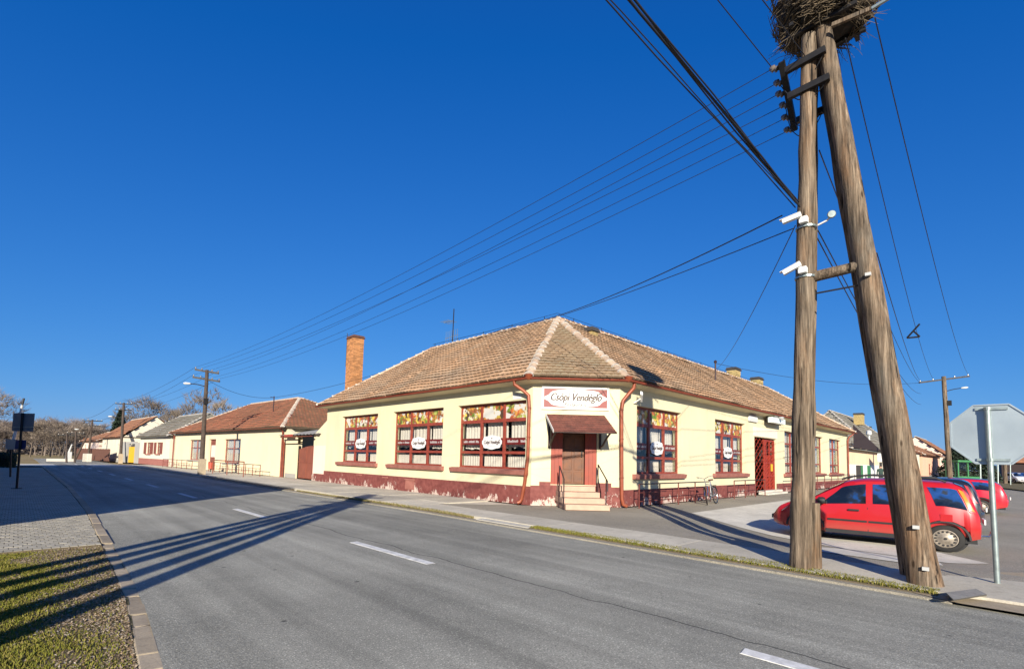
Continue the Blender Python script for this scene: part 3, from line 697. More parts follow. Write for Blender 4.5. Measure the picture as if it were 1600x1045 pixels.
# kerb stones of the left verge
kb = sheet('kerb', [(edge_l(y)-.13, y) for y in (-12, 0, 5, 10.6, 20, 40, 60)]+[(edge_l(y)+.02, y) for y in (60, 40, 20, 10.6, 5, 0, -12)], -.045, 'grass_soil')
y = -2.0; random.seed(8)
while y < 58:
    ln = random.uniform(.36, .44) if y < 10.6 else 1.0; y2 = y+ln-.012; mb = MB(); dz = random.uniform(-.008, .008); dx = random.uniform(-.008, .008)
    z1 = -.028 if y < 10.6 else -.005
    mb.hexa([(edge_l(y)-.15+dx, y, -.2), (edge_l(y)+.03+dx, y, -.2), (edge_l(y2)+.03+dx, y2, -.2), (edge_l(y2)-.15+dx, y2, -.2), (edge_l(y)-.14+dx, y, z1+dz), (edge_l(y)+.015+dx, y, z1+dz-.012), (edge_l(y2)+.015+dx, y2, z1+dz-.012), (edge_l(y2)-.14+dx, y2, z1+dz)])
    mb.build('kerb_stone', 'kerb_concrete', kb, bevel=.012); y += ln
# paved footpath on the left, block by block
pa = sheet('footpath', [(-6, 10.6), (edge_l(10.6)-.15, 10.6), (edge_l(20)-.15, 20), (edge_l(30)-.15, 30), (1.47, 55), (-6, 55)], -.009, 'grass_soil', thick=.08)
pl = []; P_ = .212; PX = .106
for j in range(int(44/P_)):
    y = 10.62+j*P_
    i = 0
    while True:
        x1 = 1.44-i*PX+(PX/2 if j % 2 else 0)
        if x1 < -3.2: break
        ed_ = min(edge_l(y), edge_l(y+P_))-.15
        if x1 < ed_: pl.append((x1, y, 1.0))
        elif x1-PX < ed_-.03: pl.append((ed_, y, (ed_-x1+PX)/PX))
        i += 1
def paver_v(x1, y, dz, t, f=1):
    g = .0045; w_ = PX*f; a = [(x1-w_+g, y+g*1.4), (x1-g, y+g*1.4), (x1-g, y+P_-g*1.4), (x1-w_+g, y+P_-g*1.4)]; c = (x1-w_/2, y+P_/2); a = [(c[0]+(q[0]-c[0])*cos(t)-(q[1]-c[1])*sin(t), c[1]+(q[0]-c[0])*sin(t)+(q[1]-c[1])*cos(t)) for q in a]
    return [(q[0], q[1], -.05) for q in a]+[(c[0]+(q[0]-c[0])*.985, c[1]+(q[1]-c[1])*.985, -.004+dz) for q in a]
pl.sort(key=lambda q: (0 if q[0] > -.15-.006*q[1] else 1, hypot(q[0], q[1])))
mj = MB(); base = MB(); base.hexa(paver_v(0, 0, 0, 0)); bme = base.mesh('paving_block'); bme.materials.append(MATS['paver'])
for k, (x1, y, f) in enumerate(pl):
    if k < 300:
        o = obj('paving_block', bme, pa); o.scale.x = f; o.location = (x1, y, random.uniform(-.003, .003)); o.rotation_euler = (random.uniform(-.012, .012), random.uniform(-.012, .012), random.uniform(-.015, .015))
    else: mj.hexa(paver_v(x1, y, random.uniform(-.003, .003), random.uniform(-.01, .01), f))
mj.build('paving_field', 'paver', pa, kind='stuff')
# where the railway crosses: a concrete apron, then the meadow
sheet('crossing_apron', [(-12, 60), (14, 58), (14, 66), (-12, 68)], -.03, 'pale_concrete')

# ================================================================ THE RESTAURANT
random.seed(21)
A_, B_ = (12.44, 11.6), (14.58, 9.50)
FL = Fr((12.44, 27.6), A_); FC = Fr(A_, B_); FRt = Fr(B_, (47.6, 9.50))
rest = empty('restaurant', (12.44, 11.6, 0), 0, 'long pale yellow corner restaurant with clay tiled roof and red brown plinth', 'restaurant')
ZE = 4.30
WL = [(1.87, 5.67, 1.17, 3.61), (7.08, 10.96, 1.17, 3.61), (11.93, 15.71, 1.17, 3.61)]
WR = [(1.09, 4.47, 1.10, 3.56), (7.70, 11.25, 1.10, 3.56), (17.3, 20.6, 1.05, 3.56), (22.2, 25.6, 1.05, 3.56), (27.27, 30.7, 1.03, 3.56)]
DR = (12.5, 15.85, .06, 3.0)
DC = (.66, 2.22, .72, 2.72)
wall_mesh(FL, 0, FL.len, .5, ZE+.1, WL, .34).build('wall', 'yellow_plaster', rest)
wall_mesh(FC, 0, FC.len, .5, ZE+.1, [DC], .34).build('wall', 'yellow_plaster', rest)
wall_mesh(FRt, 0, FRt.len, .06, ZE+.1, WR+[DR], .34).build('wall', 'yellow_plaster', rest)
bk = MB(); bk.box((12.6, 27.25, 0), (22.4, 27.6, ZE+.1)); bk.box((47.26, 9.85, 0), (47.6, 20.1, ZE+.1)); bk.box((22.4, 20.1, 0), (46.9, 20.4, ZE)); bk.box((22.4, 20.4, 0), (22.7, 27.5, ZE)); bk.build('wall', 'yellow_plaster', rest)
# plinths with peeling paint, ventilation grilles
def plinth(F, s0, s1, h, d=.045):
    mb = MB(); n = max(1, int((s1-s0)/.5))
    for i in range(n):
        a, b = s0+(s1-s0)*i/n, s0+(s1-s0)*(i+1)/n
        mb.quad(F(a, d, 0), F(b, d, 0), F(b, d, h), F(a, d, h)); mb.quad(F(a, d, h), F(b, d, h), F(b, -.02, h+.012), F(a, -.02, h+.012))
    mb.quad(F(s0, d, 0), F(s0, d, h), F(s0, -.02, h), F(s0, -.02, 0)); mb.quad(F(s1, d, 0), F(s1, -.02, 0), F(s1, -.02, h), F(s1, d, h))
    return mb.build('plinth', 'plinth_paint', rest)
plinth(FL, 0, FL.len+.02, .62); plinth(FC, -.018, .66, .66, .05); plinth(FC, 2.22, FC.len+.02, .66, .05)
plinth(FRt, .0, 12.5, .56); plinth(FRt, 15.85, FRt.len, .5)
MB().fb(FC, .28, .655, .0, .03, .665, .80).build('plinth_band', 'plinth_paint', rest); MB().fb(FC, 2.225, 2.72, .0, .03, .665, .80).build('plinth_band', 'plinth_paint', rest)
for s, z, w_ in ((3.9, .52, .5), (6.4, .5, .5)): MB().fb(FL, s, s+w_, .03, .075, z, z+.07).build('vent_ledge', 'sill_red', rest)
gr = MB().fb(FL, 8.4, 9.1, .047, .06, .1, .5); gr.fb(FL, 8.36, 9.14, .047, .09, .5, .56); gr.build('cellar_hatch', 'sill_red', rest)

def letters(mb, F, s0, s1, d, z0, z1, rng, words_=3, ital=0):
    """a line of lettering too small to read in the photograph"""
    x = s0; h = z1-z0
    gaps = sorted(rng.sample(range(4, 12), words_-1)); k = 0; n = 15
    st = (s1-s0)/n
    for i in range(n):
        if i in gaps: continue
        a = s0+st*i; hh = h*rng.choice((.75, .8, 1.0)); w2 = st*.22; sh = ital*hh
        mb.quad(F(a, d, z0), F(a+w2, d, z0), F(a+w2+sh, d, z0+hh), F(a+sh, d, z0+hh))
        mb.quad(F(a+st*.55, d, z0), F(a+st*.55+w2, d, z0), F(a+st*.55+w2+sh, d, z0+hh*.9), F(a+st*.55+sh, d, z0+hh*.9))
        zz = z0+hh*rng.choice((.0, .4, .75)); mb.quad(F(a, d, zz), F(a+st*.7, d, zz), F(a+st*.7, d, zz+h*.2), F(a, d, zz+h*.2))
def plaque_outline(w_, h, n=64, e=.8):
    pts = []
    for i in range(n):
        a = 2*pi*i/n; k = 1+.05*cos(8*a)-.045*math.exp(-((abs(sin(a)))/.10)**2)
        c, s_ = cos(a), sin(a); pts.append((w_/2*math.copysign(abs(c)**e, c)*k, h/2*math.copysign(abs(s_)**e, s_)*k))
    return pts
def curtain(F, s0, s1, z0, z1, d, waves, amp, scallop, parent, name='curtain', mat='curtain', rng=random):
    mb = MB(); n = int(waves*8); rows = 4; ph = rng.uniform(0, 6); vs = []
    for j in range(rows+1):
        for i in range(n+1):
            t = i/n; zz = z1+(z0+scallop*abs(sin(t*pi*waves*.33+ph))-z1)*j/rows
            vs.append(F(s0+(s1-s0)*t, d+amp*sin(2*pi*waves*t+ph+.5*sin(9*t))*(.45+.55*j/rows), zz))
    mb.add(vs, [(j*(n+1)+i, j*(n+1)+i+1, (j+1)*(n+1)+i+1, (j+1)*(n+1)+i) for j in range(rows) for i in range(n)])
    return mb.build(name, mat, parent, smooth=True)
def shop_window(F, hole, rng, food=True, cols=3, back=True):
    s0, s1, z0, z1 = hole; W, H = s1-s0, z1-z0; Z = lambda f: z1-H*f; fd0, fd1 = -.235, -.165
    fr = MB(); fw_ = .075
    cs = [s0+W*i/cols for i in range(cols+1)]
    fr.fb(F, s0, s0+fw_, fd0, fd1, z0, z1); fr.fb(F, s1-fw_, s1, fd0, fd1, z0, z1); fr.fb(F, s0+fw_, s1-fw_, fd0, fd1, z1-.07, z1); fr.fb(F, s0+fw_, s1-fw_, fd0, fd1, z0, z0+.08)
    for c in cs[1:-1]: fr.fb(F, c-.05, c+.05, fd0, fd1+.012, z0+.08, z1-.07)
    rows = [(.245, .295), (.735, .775)] if food else [(.27, .31), (.74, .775)]
    for a, b in rows:
        for i in range(cols):
            l = cs[i]+(fw_ if i == 0 else .05); r = cs[i+1]-(fw_ if i == cols-1 else .05)
            fr.fb(F, l, r, fd0, fd1+.004, Z(b), Z(a))
    win = fr.build('window', 'frame_red', rest)
    sl = MB(); p = 18; prof = [F(0, 0, 0)]
    sl.hexa([F(s0-.28, .13, z0-.17), F(s1+.16, .13, z0-.17), F(s1+.16, -.0, z0-.17), F(s0-.28, 0, z0-.17), F(s0-.28, .17, z0-.02), F(s1+.16, .17, z0-.02), F(s1+.16, 0, z0+.01), F(s0-.28, 0, z0+.01)])
    sl.fb(F, s0+.004, s1-.004, -.16, -.003, z0-.004, z0+.012)
    sl.build('sill', 'sill_red', win, bevel=.012)
    rb = [0]+[x for ab in rows for x in ab]+[1]
    for i in range(cols):
        l = cs[i]+(fw_ if i == 0 else .05); r = cs[i+1]-(fw_ if i == cols-1 else .05)
        for k in range(3):
            zt, zb = (z1-.07 if k == 0 else Z(rows[k-1][1])), (z0+.08 if k == 2 else Z(rows[k][0]))
            if k == 0 and food: MB().fb(F, l, r, -.205, -.195, zb, zt).build('food_picture', 'food_print', win); continue
            MB().fb(F, l, r, -.205, -.199, zb, zt).build('pane', 'pane_glass', win)
        if food:
            MB().fb(F, l, r, -.196, -.188, Z(.635), Z(.535)).build('slogan_band', 'band_red', win)
            if i != 1:
                mb = MB(); letters(mb, F, l+.12, r-.1, -.185, Z(.605), Z(.565), rng, 3); mb.build('lettering', 'sticker_white', win, kind='stuff')
            curtain(F, l-.02+rng.uniform(0, .12), r+.02, Z(rng.uniform(.66, .72)), Z(.25), -.36-rng.uniform(0, .05), rng.uniform(5, 9), rng.uniform(.02, .04), rng.uniform(.04, .1), win, rng=rng)
            curtain(F, l-.02, r+.02-rng.uniform(0, .08), Z(.97), Z(rng.uniform(.785, .81)), -.35, rng.uniform(7, 12), rng.uniform(.014, .028), -.0, win, rng=rng)
    if food:
        cx = (s0+s1)/2; pw, ph = W*.285, H*.21; o = plaque_outline(pw, ph)
        pm = MB().prism([F(cx+x, -.15, Z(.60)+y) for x, y in o], F.n*.012); pm.build('oval_plaque', 'sticker_white', win)
        text_part('plaque_text', 'Csópi Vendéglo', F, cx, -.134, Z(.60), .2, 'print_dark', win, .3, 0, pw*.82, True, .007)
        text_part('plaque_text', 'Restaurant', F, cx, -.134, Z(.60)-ph*.27, .1, 'print_grey', win, .3, 0, pw*.42)
        MB().fb(F, cx-.03, cx+.0, -.136, -.133, Z(.60)+ph*.24, Z(.60)+ph*.34).fb(F, cx+.015, cx+.035, -.136, -.133, Z(.60)+ph*.24, Z(.60)+ph*.34).build('plaque_cutlery', 'print_dark', win)
    else:
        curtain(F, s0+.02, s1-.02, z0+.05, z1-.1, -.42, 14, .03, 0, win, rng=rng)
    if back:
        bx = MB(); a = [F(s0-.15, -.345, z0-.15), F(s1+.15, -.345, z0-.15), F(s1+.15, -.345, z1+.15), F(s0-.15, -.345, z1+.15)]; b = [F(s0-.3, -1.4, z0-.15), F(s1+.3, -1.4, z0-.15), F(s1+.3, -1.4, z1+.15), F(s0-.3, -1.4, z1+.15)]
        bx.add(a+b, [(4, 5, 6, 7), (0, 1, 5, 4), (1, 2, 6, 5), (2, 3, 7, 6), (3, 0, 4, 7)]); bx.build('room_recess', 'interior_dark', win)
for k, h in enumerate(WL): shop_window(FL, h, random.Random(k))
for k, h in enumerate(WR[:2]): shop_window(FRt, h, random.Random(10+k))
for k, h in enumerate(WR[2:]): shop_window(FRt, h, random.Random(20+k), False, 2)

MB().fb(FC, .66, 2.22, -.34, .02, 0, .70).build('door_base', 'plinth_paint', rest)
# corner door: red jambs, panelled leaf, stone steps, handrails, canopy
s0, s1, z0, z1 = DC
jb = MB()
for k in range(2):
    for a in range(3):
        b = s0+.005+a*.13 if k == 0 else s1-.005-(a+1)*.13; jb.fb(FC, b, b+.126, -.10+(.0 if k == 0 else .0), -.02+.004*(a % 2), z0, z1-.25)
jb.fb(FC, s0+.005, s1-.005, -.12, -.015, z1-.245, z1-.005); jm = jb.build('door_jamb', 'jamb_red', rest)
door = MB(); l, r = s0+.40, s1-.40; door.fb(FC, l, r, -.30, -.25, z0+.02, z1-.26); door = door.build('door', 'door_wood', rest)
wd = (r-l)
for i in range(2):
    for (a, b) in ((.06, .42), (.50, .86), (.94, 1.16), (1.24, 1.62)):
        x0 = l+.06+i*wd*.5*.94; x1 = x0+wd*.5-.10; mb = MB(); mb.hexa([FC(x0, -.249, z0+a), FC(x1, -.249, z0+a), FC(x1, -.252, z0+a), FC(x0, -.252, z0+a)] and [FC(x0, -.235, z0+a), FC(x1, -.235, z0+a), FC(x1, -.26, z0+a), FC(x0, -.26, z0+a), FC(x0, -.235, z0+b), FC(x1, -.235, z0+b), FC(x1, -.26, z0+b), FC(x0, -.26, z0+b)])
        mb.build('door_panel', 'door_wood', door, bevel=.012)
MB().fb(FC, r-.10, r-.06, -.25, -.19, z0+.95, z0+1.15).build('door_handle', 'steel_black', door)
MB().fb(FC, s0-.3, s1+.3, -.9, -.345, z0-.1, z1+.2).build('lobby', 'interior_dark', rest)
FK2 = Fr(A_, B_); FK2.n = (FC.n+FC.u*.13).normalized()
stp = []
for k in range(4):
    d1 = .42+.31*(3-k); a = .86-.02*(3-k) if k else .86; b = 2.06+.06*(3-k)
    o = MB().fb(FK2, a, b, .0 if k == 3 else .05, d1, k*.175, (k+1)*.175-.004).build('step', 'step_stone', rest, bevel=.012); stp.append(o)
def pipe_rail(name, pts_list, r, mat, parent): 
    mb = MB()
    for p in pts_list: mb.tube(p, r, 6)
    return mb.build(name, mat, parent, smooth=True)
pipe_rail('handrail', [[FK2(.82, .62, 0), FK2(.82, .62, 1.35)], [FK2(.82, 1.25, 0), FK2(.82, 1.25, .95)], [FK2(.82, .62, 1.35), FK2(.82, 1.25, .95)]], .02, 'rail_dark', rest)
pipe_rail('handrail', [[FK2(2.18, .3, .5), FK2(2.18, .3, 1.42)], [FK2(2.18, 1.15, 0), FK2(2.18, 1.15, .98)], [FK2(2.18, .3, 1.42), FK2(2.18, 1.15, .98), FK2(2.18, 1.28, .92), FK2(2.18, 1.3, .6)]], .02, 'rail_dark', rest)
# canopy: shingled plane on brackets
cz1, cz0, cd_ = 3.10, 2.44, 1.30; c0, c1 = .46, 2.46
cf = MB().hexa([FK2(c0, cd_, cz0-.03), FK2(c1, cd_, cz0-.03), FK2(c1, .0, cz1-.03), FK2(c0, .0, cz1-.03), FK2(c0, cd_, cz0), FK2(c1, cd_, cz0), FK2(c1, .0, cz1), FK2(c0, .0, cz1)]).build('canopy', 'dark_wood', rest)
nr, nc = 8, 12
for j in range(nr):
    for i in range(nc+(j % 2)):
        a = c0+(c1-c0)*(i-(.5 if j % 2 else 0))/nc; b = a+(c1-c0)/nc-.004; a, b = max(a, c0), min(b, c1); t0, t1 = j/nr, min(1, (j+1.15)/nr)
        q = lambda s, t, h: FK2(s, cd_*(1-t)+(.015 if t == 0 else 0), cz0+(cz1-cz0)*t+h)
        h = .012+random.uniform(0, .006)
        MB().hexa([q(a, t0, .001), q(b, t0, .001), q(b, t1, .001), q(a, t1, .001), q(a, t0, h+.008), q(b, t0, h+.008), q(b, t1, .004), q(a, t1, .004)]).build('shingle', 'canopy_brown', cf)
MB().bar(FK2(c0-.012, cd_+.02, cz0), FK2(c0-.012, 0, cz1), .02, .09).build('barge_board', 'sign_white', cf)
for s in (c0+.12, c1-.14): 
    mb = MB(); mb.bar(FK2(s, .03, 1.95), FK2(s, .03, cz1-.06), .07, .07, FC.n); mb.tube([FK2(s, .04, 2.0), FK2(s, .3, 2.05), FK2(s, .75, 2.30), FK2(s, cd_-.15, cz0+.03)], .035, 6); mb.build('bracket', 'dark_wood', cf)
# main sign
sg = empty('restaurant_sign', FC(1.45, 0, 3.25), 0, 'framed red and white sign above the corner door reading Csópi Vendéglő Restaurant', 'sign')
a, b, c, e = .31, 2.62, 3.27, 4.05
MB().fb(FC, a+.07, b-.07, .005, .03, c+.07, e-.07).build('sign_board', 'sign_red', sg)
fr = MB(); fr.fb(FC, a, b, .005, .055, c, c+.07); fr.fb(FC, a, b, .005, .055, e-.07, e); fr.fb(FC, a, a+.07, .005, .055, c+.07, e-.07); fr.fb(FC, b-.07, b, .005, .055, c+.07, e-.07); fr.build('sign_frame', 'sign_white', sg)
cx, cz = (a+b)/2, (c+e)/2; o = plaque_outline(b-a-.18, e-c-.10, 96, 1.12)
MB().prism([FC(cx+x, .031, cz+y) for x, y in o], FC.n*.008).build('sign_plaque', 'sign_white', sg)
ol = MB(); n = len(o)
for i in range(n):
    if abs(o[i][1]) < .33*(e-c): (x0, y0), (x1, y1) = o[i], o[(i+1) % n]; ol.quad(FC(cx+x0*.915, .041, cz+y0*.86), FC(cx+x1*.915, .041, cz+y1*.86), FC(cx+x1*.905, .041, cz+y1*.84), FC(cx+x0*.905, .041, cz+y0*.84))
ol.build('sign_outline', 'print_grey', sg)
text_part('sign_text', 'Csópi Vendéglo', FC, cx, .042, cz+.03, .37, 'print_dark', sg, .38, 0, 1.74, True, .011)
text_part('sign_text', 'Restaurant', FC, cx-.02, .042, cz-.215, .17, 'print_dark', sg, .45, .001, .80)
ic = MB()
for k, (x, hh) in enumerate(((-.09, .1), (-.045, .09), (0, .1))): ic.fb(FC, cx+x, cx+x+.02, .040, .042, cz+.20, cz+.2+hh)
ic.build('sign_cutlery', 'print_dark', sg)

# gutters, soffit, downpipes
EO = .42
ev = [(12.02, 28.0), (12.02, 11.43), (14.41, 9.08), (48.0, 9.08)]
sf = MB()
inn = [(12.44, 27.6), A_, B_, (47.6, 9.50)]
for i in range(3):
    p, q, a, b = ev[i], ev[i+1], inn[i], inn[i+1]
    sf.hexa([(p[0], p[1], ZE-.09), (q[0], q[1], ZE-.09), (b[0], b[1], ZE-.16), (a[0], a[1], ZE-.16), (p[0], p[1], ZE-.02), (q[0], q[1], ZE-.02), (b[0], b[1], ZE-.02), (a[0], a[1], ZE-.02)])
sf.build('soffit', 'soft_yellow_plaster', rest)
def gutter(pts, parent, r=.075, mat='gutter_red'):
    mb = MB(); k0 = 0; n = 8; vs = []
    for i, p in enumerate(pts):
        p = Vector(p); d0 = (Vector(pts[min(i+1, len(pts)-1)])-Vector(pts[max(0, i-1)])).normalized(); sd = Vector((d0.y, -d0.x, 0)).normalized()
        for k in range(n+1):
            a = pi+pi*k/n; vs.append(p+sd*(cos(a)*r)+Vector((0, 0, sin(a)*r)))
        for k in range(n+1):
            a = 2*pi-pi*k/n; vs.append(p+sd*(cos(a)*r*.88)+Vector((0, 0, sin(a)*r*.88)))
    m_ = 2*n+2; mb.add(vs, [(i*m_+k, i*m_+(k+1) % m_, (i+1)*m_+(k+1) % m_, (i+1)*m_+k) for i in range(len(pts)-1) for k in range(m_)])
    return mb.build('gutter', mat, parent, smooth=True)
go = [(11.945, 28.05, ZE-.02), (11.945, 11.42, ZE-.02), (14.38, 9.005, ZE-.02), (48.1, 9.005, ZE-.02)]
gutter(go, rest)
for (x, y) in (ev[1], ev[2]):
    MB().lathe((x-.02, y-.03, ZE-.10), (0, 0, 1), [(0, .06), (.05, .10), (.17, .17), (.2, .10)], 10).build('gutter_hopper', 'pipe_orange', rest, smooth=True)
def downpipe(pts, r=.062, mat='pipe_orange'):
    o = MB().tube(pts, r, 10).build('downpipe', mat, rest, smooth=True); mb = MB()
    for z in (1.0, 2.3, 3.3):
        for a, b in zip(pts, pts[1:]):
            if min(a[2], b[2]) < z < max(a[2], b[2]): p = Vector(a).lerp(Vector(b), (z-a[2])/(b[2]-a[2])); mb.lathe(p-Vector((0, 0, .015)), (0, 0, 1), [(0, r+.012), (.03, r+.012)], 10)
    mb.build('pipe_clip', 'gutter_red', o); return o
def pp(F, lst): return [tuple(F(*q)) for q in lst]
downpipe(pp(FL, [(15.55, .47, 4.22), (15.55, .46, 4.10), (15.78, .22, 3.88), (15.92, .12, 3.72), (15.95, .11, 3.3), (15.93, .11, 1.6), (15.82, .12, .75), (15.70, .13, .2), (15.66, .16, .1), (15.6, .24, .06)]))
downpipe(pp(FRt, [(.20, .45, 4.24), (.20, .42, 4.05), (.10, .28, 3.85), (-.06, .16, 3.6), (-.08, .12, 3.3), (-.06, .12, 1.5), (-.03, .12, .3), (.0, .16, .1), (.1, .24, .05)]))
downpipe(pp(FRt, [(32.7, .45, 4.22), (32.68, .4, 4.1), (32.5, .2, 3.9), (32.48, .1, 3.6), (32.48, .1, .2)]), mat='gutter_red')

# roof
T = (17.44, 14.75, 8.05); RL = (17.44, 24.8, 8.05); RR = (45.4, 14.75, 8.05); zt = ZE+.03
pol = {'L': [(*ev[0], zt), (*ev[1], zt), T, RL], 'C': [(*ev[1], zt), (*ev[2], zt), T], 'R': [(*ev[2], zt), (*ev[3], zt), RR, T],
       'HL': [(22.86, 28.0, zt), (*ev[0], zt), RL], 'HR': [(*ev[3], zt), (48.0, 20.54, zt), RR], 'BL': [(22.86, 20.54, zt), (22.86, 28.0, zt), RL, T], 'BR': [(48.0, 20.54, zt), (22.86, 20.54, zt), T, RR]}
rf = MB()
for p in pol.values(): rf.quad(*p)
roof = rf.build('roof', 'under_roof', rest)
LN, WD = .335, .245
lay_tiles(tile_places(pol['L'], WD, LN), WD, LN, 'clay_tile', roof, 110)
lay_tiles(tile_places(pol['C'], WD, LN*.8), WD, LN*.8, 'mossy_tile', roof, 80)
lay_tiles(tile_places(pol['R'], WD, LN), WD, LN, 'clay_tile', roof, 110)
rest_t = tile_places(pol['HL'], WD, LN)+tile_places(pol['HR'], WD, LN)+tile_places(pol['BL'], WD, LN)+tile_places(pol['BR'], WD, LN)
lay_tiles(rest_t, WD, LN, 'clay_tile', roof, 0)
up = Vector((0, 0, .03))
def cap(a, b, **k): caps(Vector(a)+up, Vector(b)+up, roof, **k)
cap(pol['C'][0], T, n=15, r=.15); cap(pol['C'][1], T, n=15, r=.15); cap(T, RL, n=27); cap(pol['L'][0], RL, n=15); cap(T, RR, n=70); cap(pol['R'][1], RR, n=17); cap(pol['HL'][0], RL, n=14, single=False); cap((48.0, 20.54, zt), RR, n=14, single=False)
wr = MB()                                                    # lightning conductor on little posts along the ridges
wr.tube([(17.44, 24.6, 8.33), (17.44, 20, 8.30), (17.44, 14.8, 8.36), (25, 14.75, 8.30), (35, 14.75, 8.3), (44.6, 14.75, 8.32)], .012, 4)
for i in range(5): wr.tube([(17.44, 15.6+2.2*i, 8.05), (17.44, 15.6+2.2*i, 8.36)], .014, 4)
for i in range(12): wr.tube([(18.6+2.3*i, 14.75, 8.05), (18.6+2.3*i, 14.75, 8.36)], .014, 4)
wr.build('lightning_conductor', 'steel_black', roof)
# chimneys
def chimney(x, y, w_, d, z0, z1, mat, parent, capm='chimney_cap', single=True, bl=.25, bh=.075):
    ch = MB().box((x+.012, y+.012, z0), (x+w_-.012, y+d-.012, z1)).build('chimney', 'mortar', parent); k = 0; z = z0
    bm_ = MB().box((0, 0, 0), (1, 1, 1)).mesh('brick'); bm_.materials.append(MATS[mat]); off = wloc(ch); many = MB()
    while z+bh <= z1+.001:
        for side in range(4):
            ln = w_ if side % 2 == 0 else d; p = 0; first = bl*.5 if k % 2 else bl
            segs = []
            while p < ln-.01: q = min(p+(first if p == 0 else bl), ln); segs.append((p, q)); p = q
            for p, q in segs:
                j = random.uniform(-.004, .006); t = .05
                bx = {0: ((x+p+.004, y-j, z), (x+q-.004, y+t, z+bh-.01)), 1: ((x+w_-t, y+p+.004, z), (x+w_+j, y+q-.004, z+bh-.01)), 2: ((x+p+.004, y+d-t, z), (x+q-.004, y+d+j, z+bh-.01)), 3: ((x-j, y+p+.004, z), (x+t, y+q-.004, z+bh-.01))}[side]
                if single and side in (0, 3):
                    o = obj('brick', bm_, ch); o.location = Vector(bx[0])-off; o.scale = Vector(bx[1])-Vector(bx[0])
                else: many.box(*bx)
        z += bh; k += 1
    many.build('brickwork', mat, ch, kind='stuff')
    MB().box((x-.07, y-.07, z1), (x+w_+.07, y+d+.07, z1+.08)).box((x-.02, y-.02, z1+.08), (x+w_+.02, y+d+.02, z1+.2)).build('chimney_cap', capm, ch); return ch
CHY = 35.9; ct = onX(541, 527, 17.6); cb = onX(567, 527, 17.6)
chimney(18.0, CHY, .85, 1.15, 4.0, 10.7, 'brick', rest, 'brown_fence', True, .28, .1)
MB().tube([(18.0, CHY+1.18, 8.5), (18.0, CHY+1.18, 11.2)], .025, 5).build('chimney_rod', 'steel_black', rest)
chimney(39.0, 15.0, 1.0, .7, 7.4, 8.85, 'yellow_brick', rest, 'chimney_cap', True, .3, .1)
chimney(44.0, 15.0, 1.0, .7, 7.2, 8.75, 'yellow_brick', rest, 'chimney_cap', True, .3, .1)
v_ = onX(918, 516, 18.6); chimney(18.6, v_.y-.25, .5, .5, 7.2, v_.z-.05, 'yellow_brick', rest, 'chimney_cap', False)
# television aerial on the ridge
at = empty('television_aerial', (17.44, 22.7, 8.05), 0, 'thin television aerial standing on the ridge above the left facade', 'aerial')
MB().tube([(17.44, 22.7, 8.0), (17.46, 22.68, 10.15)], .03, 6).build('mast', 'steel_black', at)
mb = MB(); mb.tube([(17.44, 22.7, 9.45), (17.44, 23.6, 9.5)], .018, 5)
for k in range(6): mb.tube([(17.1, 22.8+.14*k, 9.46), (17.8, 22.8+.14*k, 9.46)], .01, 4)
mb.build('boom', 'galvanised', at)
mb = MB(); mb.tube([(17.44, 22.2, 8.55), (17.44, 23.4, 8.5)], .016, 5)
for k in range(7): mb.tube([(17.44, 22.25+.18*k, 8.25), (17.44, 22.25+.18*k, 8.9)], .01, 4)
mb.build('dipole_array', 'galvanised', at)
# skylight hatch and a slipped tile on the right slope, mast with service cable
def onR(px, py): 
    n = Vector((0, -(8.05-zt), 14.75-8.96)).normalized(); r = ray(px, py); t = (Vector((20, 9.08, zt))-EYEV).dot(n)/r.dot(n); return EYEV+r*t, n
for (q0, q1) in (((1076, 575), (1097, 587)),):
    p, n = onR(*q0); q, _ = onR(*q1); ux = Vector((1, 0, 0)); uv = n.cross(ux)
    m0 = MB(); c = (p+q)/2+n*.09; hx, hv = ux*(abs(q.x-p.x)/2), uv*.28
    m0.hexa([c-hx-hv-n*.08, c+hx-hv-n*.08, c+hx+hv-n*.08, c-hx+hv-n*.08, c-hx-hv+n*.06, c+hx-hv+n*.06, c+hx+hv+n*.03, c-hx+hv+n*.03]); m0.build('roof_hatch', 'chimney_cap', roof)
p, n = onR(1118, 597)
mst = MB().tube([p, p+Vector((0, 0, 1.15))], .045, 7); mst.lathe(p+Vector((0, 0, 1.12)), (0, 0, 1), [(0, .07), (.08, .1), (.16, .04)], 8); mst.build('cable_mast', 'rail_dark', roof); MAST = p+Vector((0, 0, 1.1))

# delivery entrance with folding lattice gates
s0, s1, z0, z1 = DR
MB().fb(FRt, s0-.2, s1+.2, -1.6, -1.5, 0, 3.2).fb(FRt, s0-.2, s0-.1, -1.5, -.35, 0, 3.2).fb(FRt, s1+.1, s1+.2, -1.5, -.35, 0, 3.2).fb(FRt, s0-.2, s1+.2, -1.6, -.35, 3.1, 3.2).build('entrance_recess', 'interior_dark', rest)
MB().fb(FRt, s0+.3, s1+.05, .05, .55, 0, .1).fb(FRt, s0+.3, s1+.05, .0, .28, .1, .2).build('threshold', 'pale_concrete', rest, bevel=.015)
MB().fb(FRt, s0-.15, s1+.15, .0, .02, 3.03, 3.5).build('lintel_panel', 'pink_plaster', rest)
lg = MB(); lg.fb(FRt, s0+.02, s0+.07, -.14, -.09, .2, 2.9); lg.fb(FRt, s0+1.60, s0+1.68, -.14, -.06, .2, 2.9); lg = lg.build('lattice_gate', 'lattice_red', rest)
for k in range(9):
    za = .2+k*.34
    for sgn in (0, 1):
        a, b = (za, za+.34) if sgn else (za+.34, za)
        if max(a, b) > 3.0: continue
        for h in range(3): x0 = s0+.07+h*.51; MB().bar(FRt(x0, -.10-.012*sgn, a), FRt(x0+.51, -.10-.012*sgn, b), .01, .034, FRt.n).build('lattice_strip', 'lattice_red', lg)
